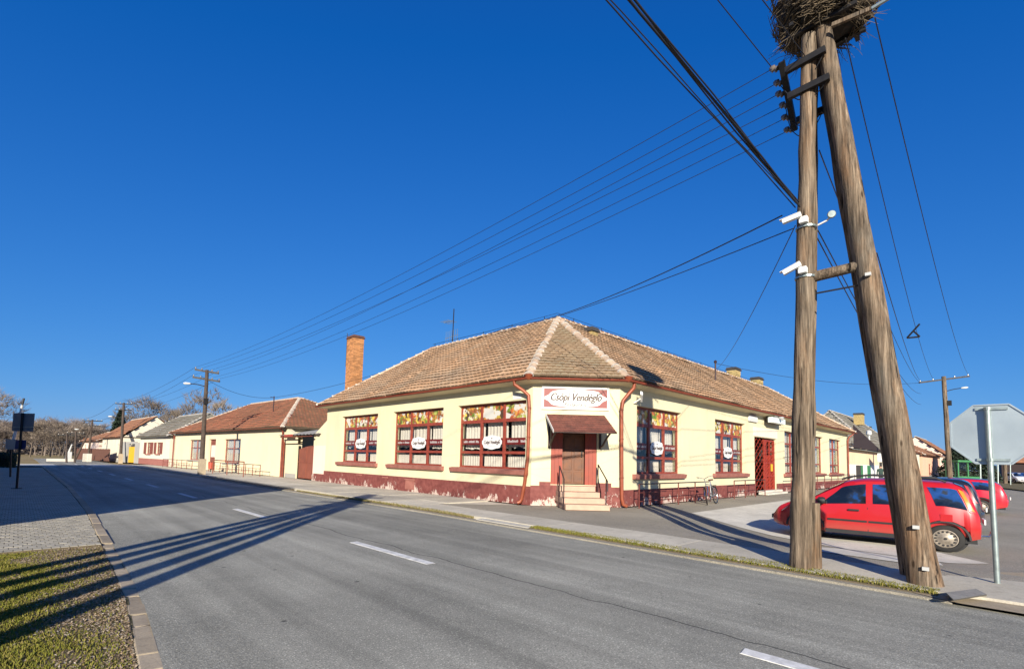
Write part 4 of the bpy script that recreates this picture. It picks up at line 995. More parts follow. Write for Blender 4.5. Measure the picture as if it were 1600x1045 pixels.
g2 = MB(); a, b = s0+1.72, s1-.05
for x in (a, a+.22, (a+b)/2, b-.22, b-.06): g2.fb(FRt, x, x+.06, -.16, -.08, .18, 2.9)
for z in (.18, .9, 1.62, 2.3, 2.84): g2.fb(FRt, a, b, -.15, -.085, z, z+.07)
g2 = g2.build('door_leaf', 'lattice_red', rest)
MB().fb(FRt, a+.02, b-.02, -.2, -.17, .2, 2.1).build('leaf_panel', 'lattice_red', g2)
for k in range(13):
    z = .26+k*.2
    for h in range(3): x0 = a+.06+h*.47; MB().bar(FRt(x0, -.075, z), FRt(x0+.45, -.075, z+.2), .012, .035, FRt.n).build('lattice_strip', 'lattice_red', g2)
MB().fb(FRt, b-.7, b-.42, -.07, -.05, 1.2, 1.6).build('notice', 'yellow_paint', g2)
# wall signs, lamps and cameras on the right facade
def wsign(name, F, s0, s1, z0, z1, dep, mat, label, cat, d0=.01):
    e = empty(name, F((s0+s1)/2, 0, z0), 0, label, cat); MB().fb(F, s0, s1, d0, dep, z0, z1).build('panel', mat, e, bevel=.01); return e
a = onL(1168, 646, FRt); b = onL(1181, 660, FRt)
e = wsign('wall_sign', FRt, a[0], b[0], b[1], a[1]-.08, .10, 'sign_white', 'small square white sign with mauve lettering above and left of the lattice gate', 'sign'); mb = MB(); letters(mb, FRt, a[0]+.25, b[0]-.22, .102, b[1]+.28, b[1]+.52, random.Random(4), 2); mb.build('lettering', 'print_mauve', e, kind='stuff')
a = onL(1192, 648, FRt); b = onL(1213, 664, FRt)
e = empty('light_box_sign', FRt((a[0]+b[0])/2, 0, b[1]), 0, 'pale greenish light box sign with faint script above the lattice gate', 'sign')
MB().fb(FRt, a[0], b[0], .24, .48, b[1], a[1]-.12).build('panel', 'box_white', e, bevel=.02); MB().fb(FRt, a[0]-.02, b[0]+.02, .18, .24, b[1]-.03, a[1]-.08).build('case', 'steel_black', e); MB().tube([FRt(a[0]+.3, 0, a[1]-.3), FRt(a[0]+.3, .2, a[1]-.3)], .03, 6).tube([FRt(b[0]-.3, 0, a[1]-.3), FRt(b[0]-.3, .2, a[1]-.3)], .03, 6).build('arm', 'steel_black', e)
mb = MB(); letters(mb, FRt, a[0]+.35, b[0]-.3, .483, b[1]+.3, b[1]+.5, random.Random(6), 2, .5); mb.build('lettering', 'print_grey', e, kind='stuff')
MB().lathe(FRt((a[0]+b[0])/2, .5, a[1]-.1), (0, -1, -.3), [(0, .05), (.1, .09), (.2, .1)], 10).build('spot_lamp', 'lamp_white', e)
cm = empty('wall_camera', FRt(.95, 0, 3.7), 0, 'white security camera under the eave right of the corner downpipe', 'camera')
MB().hexa([FRt(.62, .42, 3.88), FRt(.72, .46, 3.86), FRt(1.1, .22, 3.66), FRt(1.0, .2, 3.66), FRt(.62, .42, 4.0), FRt(.72, .46, 3.98), FRt(1.1, .22, 3.80), FRt(1.0, .2, 3.80)]).build('housing', 'cctv_white', cm, bevel=.01); MB().tube([FRt(.85, .3, 3.76), FRt(.85, .02, 3.62)], .025, 6).build('bracket', 'cctv_white', cm)
a = onL(802, 618, FL); b = onL(815, 623, FL); e = wsign('street_plate', FL, a[0], b[0], b[1], a[1]+.03, .02, 'sign_white', 'tiny white street name plate beside the left downpipe', 'sign'); mb = MB(); letters(mb, FL, a[0]+.05, b[0]-.05, .022, b[1]+.1, b[1]+.17, random.Random(9), 2); mb.build('lettering', 'print_grey', e, kind='stuff')
for k, (px, py, dz) in enumerate(((1224, 713, 0),)):
    p = onL(px, py, FRt); MB().tube([FRt(p[0], 0, p[1]-.05), FRt(p[0], .5, p[1]+.0)], .015, 5).tube([FRt(p[0], .5, p[1]), FRt(p[0]-.3, .6, p[1]+.2)], .012, 5).build('flag_bracket', 'steel_black', rest)
# railings in front of the right facade
def railing(name, F, s0, s1, d, n, zt_, zb_, mat, label, group=None, extra=False):
    e = empty(name, F(s0, d, 0), 0, label, 'railing', group)
    MB().tube([F(s0, d, zt_), F(s1, d, zt_)], .022, 6).build('top_rail', 'rail_dark', e, smooth=True)
    MB().tube([F(s0, d, zb_), F(s1, d, zb_)], .016, 6).build('lower_rail', mat, e, smooth=True); MB().tube([F(s0, d, (zt_+zb_)/2), F(s1, d, (zt_+zb_)/2)], .014, 6).build('middle_rail', mat, e, smooth=True)
    for i in range(n+1): s = s0+(s1-s0)*i/n; MB().tube([F(s, d, -.05), F(s, d, zt_)], .022, 6).build('post', mat, e, smooth=True)
    if extra:
        for i in range(n): s = s0+(s1-s0)*(i+.45)/n; MB().tube([F(s, d, zb_), F(s, d, (zt_+zb_)/2)], .016, 5).build('stub', mat, e)
    return e
railing('railing', FRt, .35, 5.9, .55, 4, .80, .22, 'rail_red', 'red pipe railing along the plinth between corner downpipe and bicycle')
railing('railing', FRt, 8.4, 12.3, .55, 3, .80, .22, 'rail_red', 'red pipe railing along the plinth between bicycle and lattice gate')
railing('railing', FRt, 16.3, 32.0, .6, 9, .95, .3, 'rail_red', 'long red pipe railing under the three plain windows behind the red car')

# ================================================================ NEIGHBOURING HOUSES
def house(name, label, F, depth, ze, zr, roofmat, wallmat, holes, hip_l=1.5, hip_r=1.5, eave=.35, tiles=True, wd=.26, ln=.34, plz=.5, plmat='grey_render', gutm='gutter_red', s0=0, s1=None, ridge_at=.5, winmat='frame_red', cat='house', doors=(), capmat='ridge_clay'):
    s1 = F.len if s1 is None else s1; h = empty(name, F(s0, 0, 0), 0, label, cat)
    wall_mesh(F, s0, s1, 0, ze, [x[:4] for x in holes]+list(doors), .3).build('wall', wallmat, h)
    mb = MB(); mb.fb(F, s0, s0+.3, -depth, -.301, 0, ze); mb.fb(F, s1-.3, s1, -depth, -.301, 0, ze); mb.fb(F, s0+.3, s1-.3, -depth, -depth+.3, 0, ze); mb.build('wall', wallmat, h)
    if plz:
        seg = sorted([(x[0], x[1]) for x in doors]); p = s0; mb = MB()
        for a, b in seg+[(s1, s1)]:
            if a > p: mb.fb(F, p, a, .0, .035, 0, plz)
            p = b
        mb.build('plinth', plmat, h)
    e0, e1 = s0-eave, s1+eave; rd = -depth*ridge_at; zz = ze+.05
    if hip_l < 0: e0 = s0-.15
    if hip_r < 0: e1 = s1+.15
    ra, rb = F(e0+max(hip_l, 0), rd, zr), F(e1-max(hip_r, 0), rd, zr)
    A, B, C, D = F(e0, eave, zz), F(e1, eave, zz), F(e1, -depth-eave, zz), F(e0, -depth-eave, zz)
    r = MB(); r.quad(A, B, rb, ra); r.quad(C, D, ra, rb)
    if hip_r > 0: r.quad(B, C, rb)
    if hip_l > 0: r.quad(D, A, ra)
    off = Vector((0, 0, -.08)); k = len(r.f)
    r.quad(A+off, B+off, C+off, D+off); r.quad(A, B, B+off, A+off); r.quad(B, C, C+off, B+off); r.quad(D, A, A+off, D+off)
    ro = r.build('roof', 'under_roof', h)
    if tiles:
        pl_ = tile_places([A, B, rb, ra], wd, ln)+tile_places([C, D, ra, rb], wd, ln)
        if hip_r > 0: pl_ += tile_places([B, C, rb], wd, ln)
        if hip_l > 0: pl_ += tile_places([D, A, ra], wd, ln)
        lay_tiles(pl_, wd, ln, roofmat, ro)
        for a, b in ((ra, rb),)+(((A, ra), (D, ra)) if hip_l > 0 else ())+(((B, rb), (C, rb)) if hip_r > 0 else ()): caps(a, b, ro, single=False, mat=capmat)
    for e_, hp in ((s0, hip_l), (s1, hip_r)):
        if hp < 0: MB().prism([F(e_, 0, ze), F(e_, -depth, ze), F(e_, rd, zr-.05)], F.u*(-.25 if e_ == s1 else .25)).build('gable', wallmat, h)
    gutter([A+F.n*.06-Vector((0, 0, .06)), B+F.n*.06-Vector((0, 0, .06))], h, .06, gutm)
    for x in holes:
        a, b, c, e = x[:4]; sty = x[4] if len(x) > 4 else 2
        f = MB(); f.fb(F, a, a+.07, -.2, -.13, c, e); f.fb(F, b-.07, b, -.2, -.13, c, e); f.fb(F, a+.07, b-.07, -.2, -.13, e-.07, e); f.fb(F, a+.07, b-.07, -.2, -.13, c, c+.07); m = (a+b)/2; f.fb(F, m-.035, m+.035, -.2, -.125, c+.07, e-.07)
        if sty > 1: z = c+(e-c)*.6; f.fb(F, a+.07, m-.035, -.2, -.128, z, z+.06); f.fb(F, m+.035, b-.07, -.2, -.128, z, z+.06)
        wn = f.build('window', winmat, h); MB().fb(F, a+.07, m-.035, -.17, -.165, c+.07, e-.07).build('pane', 'pane_glass', wn); MB().fb(F, m+.035, b-.07, -.17, -.165, c+.07, e-.07).build('pane', 'pane_glass', wn)
        MB().fb(F, a-.1, b+.1, 0, .1, c-.1, c).build('sill', plmat if sty != 3 else winmat, wn)
        if len(x) > 5: curtain(F, a+.05, b-.05, c+.05, e-.05, -.27, 8, .02, 0, wn, 'curtain', x[5])
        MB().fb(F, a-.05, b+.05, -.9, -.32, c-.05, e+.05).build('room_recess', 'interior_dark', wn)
        if sty == 4:
            for q in (a-.02-(b-a)*.5, b+.02): MB().fb(F, q, q+(b-a)*.5, .01, .05, c, e).build('shutter', 'shutter_brown', wn)
    return h, ro
FN = Fr((10.85, 57.6), (12.5, 33.9)); N = lambda x, y: onL(x, y, FN)
def hole(q0, q1, *r): a, b = N(*q0), N(*q1); return (a[0], b[0], b[1], a[1], *r)
nl = N(270, 729)[0]
nd_ = hole((327, 686), (334.5, 733)); nd_ = (nd_[0], nd_[1], .02, nd_[3])
neigh, nroof = house('yellow_house', 'long pale yellow house with red tiled hipped roof behind the railings, left of the restaurant', FN, 9.5, 3.25, 6.25, 'red_tile', 'soft_yellow_plaster', [hole((297, 687), (313.5, 719), 2, 'curtain'), hole((351, 686), (374, 724), 2, 'curtain')], 6.0, 8.6, .38, s0=max(0, nl), plz=0, doors=[nd_], winmat='sill_red')
MB().fb(FN, nd_[0]+.03, nd_[1]-.03, -.2, -.15, .02, nd_[3]).build('door', 'shutter_brown', neigh); MB().fb(FN, nd_[0]+.2, nd_[1]-.2, -.149, -.14, 1.1, nd_[3]-.5).build('door_pane', 'curtain', neigh)
for s in (FN.len-.12, .12): MB().tube([FN(s, .12, 0), FN(s, .12, 3.0), FN(s, .35, 3.2)], .055, 8).build('downpipe', 'gutter_red', neigh, smooth=True)
Fb = Fr(FN(0, -2.2, 0)[:2], FN(FN.len, -2.2, 0)[:2]); p = onL(427.5, 634, Fb); q = FN(p[0], -2.2, 4.55); MB().tube([q, q+Vector((0, 0, 1.5))], .04, 6).tube([q+Vector((0, 0, 1.4)), q+Vector((-.25, .1, 1.4))], .03, 6).build('cable_mast', 'rail_dark', nroof); NMAST = q+Vector((0, 0, 1.4))
# boundary wall, lean-to and the brown yard gate
FG = Fr((12.5, 33.9), (12.44, 27.6))
G = lambda x, y: onL(x, y, FG)
gw = empty('gateway_wall', FG(0, 0, 0), 0, 'pale yellow wall pier and lean-to roof beside the brown yard gate', 'wall')
a, b = G(462, 745)[0], G(487, 745)[0]
MB().fb(FG, .12, a-.03, -.3, -.02, 0, 2.12).build('pier', 'soft_yellow_plaster', gw); MB().fb(FG, .3, a-.12, -.019, .0, 0, .28).build('pier_base', 'grey_render', gw)
MB().fb(FG, b+.03, FG.len-.003, -.3, -.02, .42, 2.05).build('side_wall', 'pink_plaster', gw); MB().fb(FG, b+.03, FG.len-.003, -.31, .02, 0, .42).build('plinth', 'plinth_paint', gw)
mb = MB(); mb.add([FG(.1, -.3, 2.2), FG(a, -.3, 2.2), FG(a, -.3, 2.62), FG(.1, -.3, 3.2), FG(.1, -.02, 2.2), FG(a, -.02, 2.2), FG(a, -.02, 2.62), FG(.1, -.02, 3.2)], [(0, 1, 2, 3), (7, 6, 5, 4), (3, 2, 6, 7), (0, 4, 5, 1)]); mb.build('wall_shoulder', 'soft_yellow_plaster', gw)
mb = MB(); mb.add([FG(b, -.3, 2.05), FG(FG.len, -.3, 2.05), FG(FG.len, -.3, 3.5), FG(b, -.3, 2.7), FG(b, -.02, 2.05), FG(FG.len, -.02, 2.05), FG(FG.len, -.02, 3.5), FG(b, -.02, 2.7)], [(0, 1, 2, 3), (7, 6, 5, 4), (3, 2, 6, 7), (0, 3, 7, 4)]); mb.build('wall_shoulder', 'soft_yellow_plaster', gw)
ft = MB(); nw = 34; vs = []
for j, (d, z) in enumerate(((.25, 2.72), (-2.2, 3.25))):
    for i in range(nw+1): vs.append(FG(-.6+(b+1.6)*i/nw, d, z+.03*sin(i*2.2)))
ft.add(vs, [(i, i+1, nw+2+i, nw+1+i) for i in range(nw)]); ft.build('lean_to_roof', 'fibre_cement', gw)
gutter([FG(.2, .32, 2.62), FG(b+.5, .32, 2.62)], gw, .06, 'gutter_red'); MB().fb(FG, .6, 2.0, .26, .3, 2.55, 2.75).build('fascia', 'red_leaf_metal', gw)
MB().tube([FG(.15, .1, 0), FG(.15, .1, 2.2), FG(.35, .3, 2.6)], .05, 7).build('downpipe', 'gutter_red', gw, smooth=True)
yg = empty('yard_gate', FG(a, -.1, 0), 0, 'brown double leaf metal yard gate between yellow house and restaurant', 'gate'); m_ = (a+b)/2; ar = lambda s: 1.82+.22*sin(pi*min(1, max(0, (s-a)/(b-a)))*.62)
for l, r in ((a+.03, m_-.01), (m_+.01, b-.03)):
    MB().add([FG(l, -.12, .05), FG(r, -.12, .05), FG(r, -.12, ar(r)), FG((l+r)/2, -.12, ar((l+r)/2)), FG(l, -.12, ar(l)), FG(l, -.16, .05), FG(r, -.16, .05), FG(r, -.16, ar(r)), FG((l+r)/2, -.16, ar((l+r)/2)), FG(l, -.16, ar(l))], [(0, 1, 2, 3, 4), (9, 8, 7, 6, 5), (4, 3, 8, 9), (3, 2, 7, 8), (0, 4, 9, 5), (1, 6, 7, 2)]).build('gate_leaf', 'gate_brown', yg)
MB().fb(FG, a+.03, b-.03, -.12, -.09, 1.02, 1.08).fb(FG, m_-.03, m_+.03, -.12, -.1, .05, 1.9).build('gate_bar', 'gate_brown', yg); MB().fb(FG, a-.05, a+.03, -.2, -.08, 0, 2.05).build('gate_post', 'steel_black', yg)
# railings before the yellow house
def rail_run(pa_, pb_, n, mat, label, zt_=.75):
    F = Fr(pa_, pb_); return railing('railing', F, 0, F.len, 0, n, zt_, .25, mat, label, None, True)
p0 = FN(.6, 1.0, 0); p1 = FN(9.0, 1.0, 0); p2 = FN(14.5, 1.0, 0); p3 = FN(22.6, 1.0, 0)
rail_run(p0[:2], p1[:2], 6, 'rail_red', 'rusty pipe railing before the left window of the yellow house'); rail_run(FN(13.0, 1.0, 0)[:2], p3[:2], 8, 'rail_red', 'rusty pipe railing before the right half of the yellow house')
r0_, r1_ = gnd(332, 739), gnd(380, 745); F = Fr(r0_[:2], r1_[:2]); e = empty('barrier_rail', F(0, 0, 0), 0, 'taller brown tube barrier with three posts in front of the pipe railings', 'barrier')
MB().tube([F(0, 0, .95), F(F.len, 0, .95)], .035, 7).build('top_rail', 'gate_brown', e)
for s in (0, F.len*.5, F.len): MB().tube([F(s, 0, -.05), F(s, 0, .97)], .03, 6).build('post', 'gate_brown', e)
p = gnd(329, 737); bn = empty('litter_bin', p, 0, 'small orange litter bin beside the mid street pole', 'bin'); MB().lathe(p+Vector((0, 0, .25)), (0, 0, 1), [(0, .17), (.5, .2)], 12).build('bucket', 'red_leaf_metal', bn); MB().tube([p, p+Vector((0, 0, .8))], .025, 6).build('post', 'steel_black', bn)

# peach house with grey roof, walled yard with yellow door, cream gabled house, brown fence
FH = Fr((9.95, 70.6), (10.75, 59.2)); Hq = lambda x, y: onL(x, y, FH)
def hole2(Fq, q0, q1, *r): a, b = onL(*q0, Fq), onL(*q1, Fq); return (a[0], b[0], b[1], a[1], *r)
house('peach_house', 'small cream house with brown shutters and grey tiled roof, next left of the yellow house', FH, 7, 3.0, 5.6, 'grey_tile', 'cream_plaster', [hole2(FH, (229.5, 691), (235, 709), 4), hole2(FH, (245, 691), (250, 709), 4)], 1.2, .8, .35, plz=.65, plmat='sill_red', gutm='galvanised', wd=.35, ln=.45, capmat='stone_grey')
FY = Fr((9.2, 77.5), (9.95, 70.6))
yd = empty('yard_wall', FY(0, 0, 0), 0, 'grey rendered yard wall left of the small cream house', 'wall'); a, b = onL(200, 710, FY)[0], onL(209.5, 710, FY)[0]
MB().fb(FY, 0, a-.05, -.25, 0, 0, 2.5).fb(FY, b+.05, FY.len, -.25, 0, 0, 2.4).fb(FY, a-.05, b+.05, -.25, 0, 2.25, 2.5).build('panel', 'grey_render', yd)
ydg = empty('yellow_door', FY(a, 0, 0), 0, 'bright yellow double door in the grey yard wall', 'door')
for l, r in ((a, (a+b)/2-.02), ((a+b)/2+.02, b)):
    MB().fb(FY, l, r, -.12, -.06, .05, 1.9).build('door_leaf', 'yellow_paint', ydg); MB().fb(FY, l+.15, r-.15, -.06, -.04, .2, .9).build('door_panel', 'yellow_paint', ydg)
FK = Fr((8.6, 92), (9.2, 77.7))
house('low_outbuilding', 'low house with weathered grey tiled roof behind the grey yard wall', Fr((11.2, 84), (11.8, 70.8)), 5, 3.0, 5.0, 'grey_tile', 'cream_plaster', [], .6, .6, .3, plz=0, wd=.4, ln=.5, capmat='stone_grey')
house('cream_gable_house', 'cream house with steep red tiled roof and gable beyond the yellow door', FK, 6.5, 3.1, 5.9, 'orange_tile', 'cream_plaster', [(11.4, 12.3, .05, 2.2)], -1, -1, .3, plz=.3, wd=.4, ln=.5)
house('white_cottage', 'low white cottage farthest along the street on the right side', Fr((7.4, 106), (8.3, 93)), 6, 2.7, 4.3, 'orange_tile', 'pink_plaster', [(2, 3.2, 1, 2.2)], 1, 1, .3, plz=.3, wd=.5, ln=.6)
bf = empty('board_fence', (6.3, 78, 0), 0, 'dark brown board fence at the far end of the street', 'fence')
p, q = gnd(137, 722), gnd(176, 722); q = Vector((8.3, 80, 0)); p = Vector((5.9, 92, 0)); F = Fr(p[:2], q[:2]); n = 40
for i in range(n): MB().fb(F, F.len*i/n+.01, F.len*(i+1)/n-.01, 0, .03, .05, 1.55+.02*(i % 3)).build('board', 'brown_fence', bf)

# houses along the side street, right of the restaurant
F1 = Fr((49.0, 9.75), (61.6, 9.75))
h1, r1 = house('peach_wing', 'low peach and white shop front with dark boarded gable just right of the restaurant', F1, 5, 3.05, 3.9, 'grey_tile', 'peach_plaster', [], .5, .5, .3, plz=0, wd=.4, ln=.5, gutm='galvanised', capmat='stone_grey')
MB().fb(F1, 0, F1.len-.1, .001, .03, 0, 1.75).build('white_dado', 'white_plaster', h1)
gb = [(0.0, 3.12), (12.4, 3.12), (0.0, 5.0)]; n = 26
for i in range(n):
    a, b = 12.4*i/n, 12.4*(i+1)/n-.03; za, zb = 5.0-1.88*a/12.4, 5.0-1.88*b/12.4; MB().prism([F1(a, .36, 3.12), F1(b, .36, 3.12), F1(b, .36, zb), F1(a, .36, za)], F1.n*.04).build('gable_board', 'gable_board', h1)
for (a, b, m_) in ((2.4, 4.1, 'interior_dark'), (4.1, 5.0, 'green_paint'), (7.0, 8.4, 'green_paint')): MB().fb(F1, a, b, .03, .07, .0 if a < 6 else .4, 1.7).build('shop_door' if a < 6 else 'shutter', m_, h1)
Fm = Fr((63.5, 10.6), (84, 10.6)); h2, r2 = house('grey_roof_house', 'house with big weathered grey tiled roof behind the dark boarded gable', Fm, 8.5, 3.3, 7.9, 'grey_tile', 'cream_plaster', [], 3.0, 4.2, .5, plz=0, wd=.45, ln=.55, gutm='galvanised', capmat='stone_grey')
q = far(1343, 662, 60); chimney(q.x-.5, q.y-.4, 1.1, .9, 6.6, far(1343, 648, 60).z, 'yellow_brick', h2, 'chimney_cap', False, .3, .1)
q = far(1358, 690, 47); MB().tube([q-Vector((0, 0, .8)), q+Vector((0, 0, .7))], .09, 8).lathe(q+Vector((0, 0, .6)), (0, 0, 1), [(0, .16), (.12, .24), (.4, .22), (.5, .08)], 10).build('flue', 'lamp_white', r1)
F4 = Fr((79.5, 9.5), (87.0, 9.2)); house('cream_annex', 'low cream annex between the leaning pole and the salmon house', F4, 7, 3.6, 5.6, 'orange_tile', 'cream_plaster', [(1.4, 2.5, 1.0, 2.3)], .6, .6, .25, plz=.5, wd=.4, ln=.5)
F2 = Fr((88, 9.0), (102, 8.3)); house('salmon_house', 'salmon pink house with orange tiled roof right of the leaning pole', F2, 7, 3.4, 5.4, 'orange_tile', 'salmon_plaster', [(4.5, 6.3, .6, 2.2)], 1.5, 1.5, .35, plz=.5, wd=.4, ln=.5)
F3 = Fr((104, 7.7), (118, 7.7)); house('cream_pink_house', 'pale pink gabled house behind the far street pole', F3, 7.4, 3.5, 6.7, 'orange_tile', 'pink_plaster', [(2, 3.4, 1.1, 2.8), (6, 7.4, 1.1, 2.8)], -1, -1, .3, plz=.5, wd=.5, ln=.6)
F5 = Fr((150, 2.2), (150, -8.8)); F5b = Fr((150, 2.2), (151, -14)); house('far_barn', 'low brown roofed barn at the far right edge', F5b, 9, 3.2, 7.4, 'orange_tile', 'gable_board', [], 1.5, 1.5, .4, plz=0, wd=.8, ln=.8)
# two-storey house that shades the left footpath (outside the picture)
FS = Fr((-3.4, 10.9), (-3.4, 52.0)); hl = []
for k in range(8): hl += [(2+k*4.3, 3.4+k*4.3, 1.0, 2.5), (2+k*4.3, 3.4+k*4.3, 3.9, 5.3)]
FS = Fr((-3.4, 49.0), (-3.4, 10.9)); FS.n = Vector((1, 0, 0))
house('street_house', 'two storey cream house beside the paved footpath, just outside the left edge', FS, 9.5, 6.45, 8.7, 'red_tile', 'cream_plaster', hl, -1, -1, .1, tiles=False, plz=.5)

# ================================================================ POLES, NEST, WIRES
random.seed(33)
def wood_pole(mb, a, b, ra, rb, n=14, segs=14, wob=.012):
    a, b = Vector(a), Vector(b); pts = []; rs = []
    for i in range(segs+1):
        t = i/segs; p = a.lerp(b, t); pts.append(p+Vector((random.uniform(-wob, wob), random.uniform(-wob, wob), 0))*(0 if i in (0, segs) else 1)); rs.append(ra+(rb-ra)*t)
    return mb.tube(pts, rs, n, jit=.02)
P1, P1t, P2, P2t = Vector((8.62, 2.38, -.1)), Vector((8.70, 2.12, 8.52)), Vector((8.82, .91, -.1)), Vector((8.74, 1.95, 8.68))
BK, BK2 = Vector((.60, .08, 0)), Vector((.55, .2, 0))
def flare(a, b, r, t): return r[0]+(r[1]-r[0])*t if t > .18 else r[0]+(r[1]-r[0])*.18+(r[2]-r[0])*(1-t/.18)**2
def flared_pole(a, b, r, n=16, segs=18, wob=.01):
    a, b = Vector(a), Vector(b); pts, rs = [], []
    for i in range(segs+1): t = i/segs; pts.append(a.lerp(b, t)+Vector((random.uniform(-wob, wob), random.uniform(-wob, wob), 0))*(0 if i in (0, segs) else 1)); rs.append(flare(a, b, r, t))
    return MB().tube(pts, rs, n, jit=.03)
def double_a(base, P1, P1t, P2, P2t):
    flared_pole(P1, P1t, (.155, .112, .165)).build('upright_pole', 'pole_wood', base, smooth=True); flared_pole(P2, P2t, (.178, .118, .215)).build('leaning_pole', 'pole_wood', base, smooth=True)
    flared_pole(P1+BK, P1t+BK*.55, (.12, .095, .13)).build('upright_pole', 'pole_wood', base, smooth=True); flared_pole(P2+BK2, P2t+BK2*.6, (.13, .10, .15)).build('leaning_pole', 'pole_wood', base, smooth=True)
ap = empty('double_pole', (8.62, 2.38, 0), 0, 'tall double A-frame of weathered wooden poles with a stork nest on top', 'utility pole')
double_a(ap, P1, P1t, P2, P2t)
wood_pole(MB(), P1+Vector((.16, -.17, 0)), P1+Vector((.17, -.165, 1.08)), .085, .08, 10, 4, .004).build('stub_pole', 'pole_wood', ap, smooth=True)
z_ = onX(1275, 432, 8.7); z2 = onX(1338, 416, 8.75); wood_pole(MB(), (z_.x, z_.y+.05, z_.z), (z2.x, z2.y-.12, z2.z), .085, .075, 10, 4, .006).build('cross_log', 'pole_wood', ap, smooth=True)
a = onX(1276, 458, 8.7); b = onX(1335, 447, 8.75); MB().tube([(a.x, a.y+.1, a.z), (b.x, b.y-.1, b.z)], .014, 5).build('tie_rod', 'steel_black', ap)
# crossarm frame
def ch(mb, a, b, w_=.075, h=.1): return mb.bar(a, b, w_, h)
c1a, c1b = onX(1227, 112, 8.56), onX(1290, 77, 8.56); c2a, c2b = onX(1231, 152, 8.58), onX(1296, 120, 8.58); c3a, c3b = onX(1245, 189, 9.1), onX(1286, 172, 9.1)
for a, b in ((c1a, c1b), (c2a, c2b), (c3a, c3b)): ch(MB(), a, b).build('crossarm', 'steel_black', ap)
ba, bb = onX(1221, 97, 8.55), onX(1242, 204, 9.35); ch(MB(), ba, bb, .09, .09).build('insulator_beam', 'steel_black', ap)
INS = []
for k, (px, py) in enumerate(((1207, 108), (1215, 130), (1217, 147), (1226, 165), (1229, 184), (1235, 203))):
    t = (py-97)/107; c = ba.lerp(bb, t); e = onX(px, py, c.x-.02); d = (e-c)
    m0 = MB(); m0.tube([c, c.lerp(e, .6)], .02, 5); m0.build('pin', 'steel_black', ap); MB().lathe(c.lerp(e, .45), d, [(0, .03), (.02, .055), (.06, .035), (.08, .06), (.13, .04), (.15, .015)], 10).build('insulator', 'porcelain', ap, smooth=True); INS.append(e)
for (px, py, X) in ((1282, 660+0, 8.78), (1440, 824, 8.7), (1449, 889, 8.65), (1370, 428, 8.6)): pass
for (px, py) in ((1432, 823), (1447, 888), (1357, 428)):
    p = onX(px, py, 8.60); MB().box((p.x-.02, p.y-.03, p.z-.025), (p.x+.03, p.y+.04, p.z+.02)).build('staple_plate', 'lamp_white', ap)
for k, (q0, q1, dz) in enumerate(((INS[1], c2b, .35), (INS[2], c1b, .25), (INS[3], c3a, .3), (INS[4], c3b, .22), (INS[0], c1b, .15), (INS[5], c3b, .28))): MB().tube(sag(q0+Vector((.04, 0, .03)), q1, dz, 10), .008, 4).build('jumper_lead', 'cable', ap)
# cameras strapped to the upright pole
for (nm, px, py, lab) in (('a', 1241, 340, 'upper white security camera on the pole, beside a small round lamp'), ('b', 1241, 418, 'lower white security camera on the pole, above the cross log')):
    p = onX(px, py, 8.42); e = empty('pole_camera', p, 0, lab, 'camera'); d = Vector((-.15, .95, -.42)).normalized() if nm == 'b' else Vector((-.1, .97, -.18)).normalized()
    sd = d.cross(Vector((0, 0, 1))).normalized()*.038; uu = sd.cross(d).normalized()*.032
    a, b = p-d*.10, p+d*.17; MB().hexa([a-sd-uu, a+sd-uu, b+sd-uu, b-sd-uu, a-sd+uu, a+sd+uu, b+sd+uu, b-sd+uu]).build('housing', 'cctv_white', e, bevel=.008)
    MB().hexa([a-sd*1.2+uu*1.05, a+sd*1.2+uu*1.05, b+d*.03+sd*1.2+uu*1.05, b+d*.03-sd*1.2+uu*1.05, a-sd*1.2+uu*1.25, a+sd*1.2+uu*1.25, b+d*.03+sd*1.2+uu*1.25, b+d*.03-sd*1.2+uu*1.25]).build('sun_shield', 'cctv_white', e)
    pc = P1.lerp(P1t, (p.z+.1)/8.62); MB().box((pc.x-.22, pc.y-.07, p.z-.10), (pc.x-.12, pc.y+.05, p.z+.0)).build('mount_box', 'cctv_white', e, bevel=.012); MB().tube([p-d*.05, (pc.x-.17, pc.y, p.z-.05)], .025, 6).build('bracket', 'cctv_white', e)
    MB().lathe((pc.x, pc.y, p.z-.14), (0, 0, 1), [(0, .152), (.03, .152)], 16).build('strap', 'galvanised', e)
    if nm == 'a':
        q0, q1 = onX(1278, 352, 8.62), onX(1301, 335, 8.6); MB().tube([q0, q0.lerp(q1, .6)-Vector((0, 0, .03)), q1], .016, 6).build('lamp_arm', 'cctv_white', e); MB().lathe(q1-Vector((.05, 0, .01)), (1, .3, .2), [(0, .05), (.03, .06), (.08, .05)], 12).build('lamp_head', 'galvanised', e)
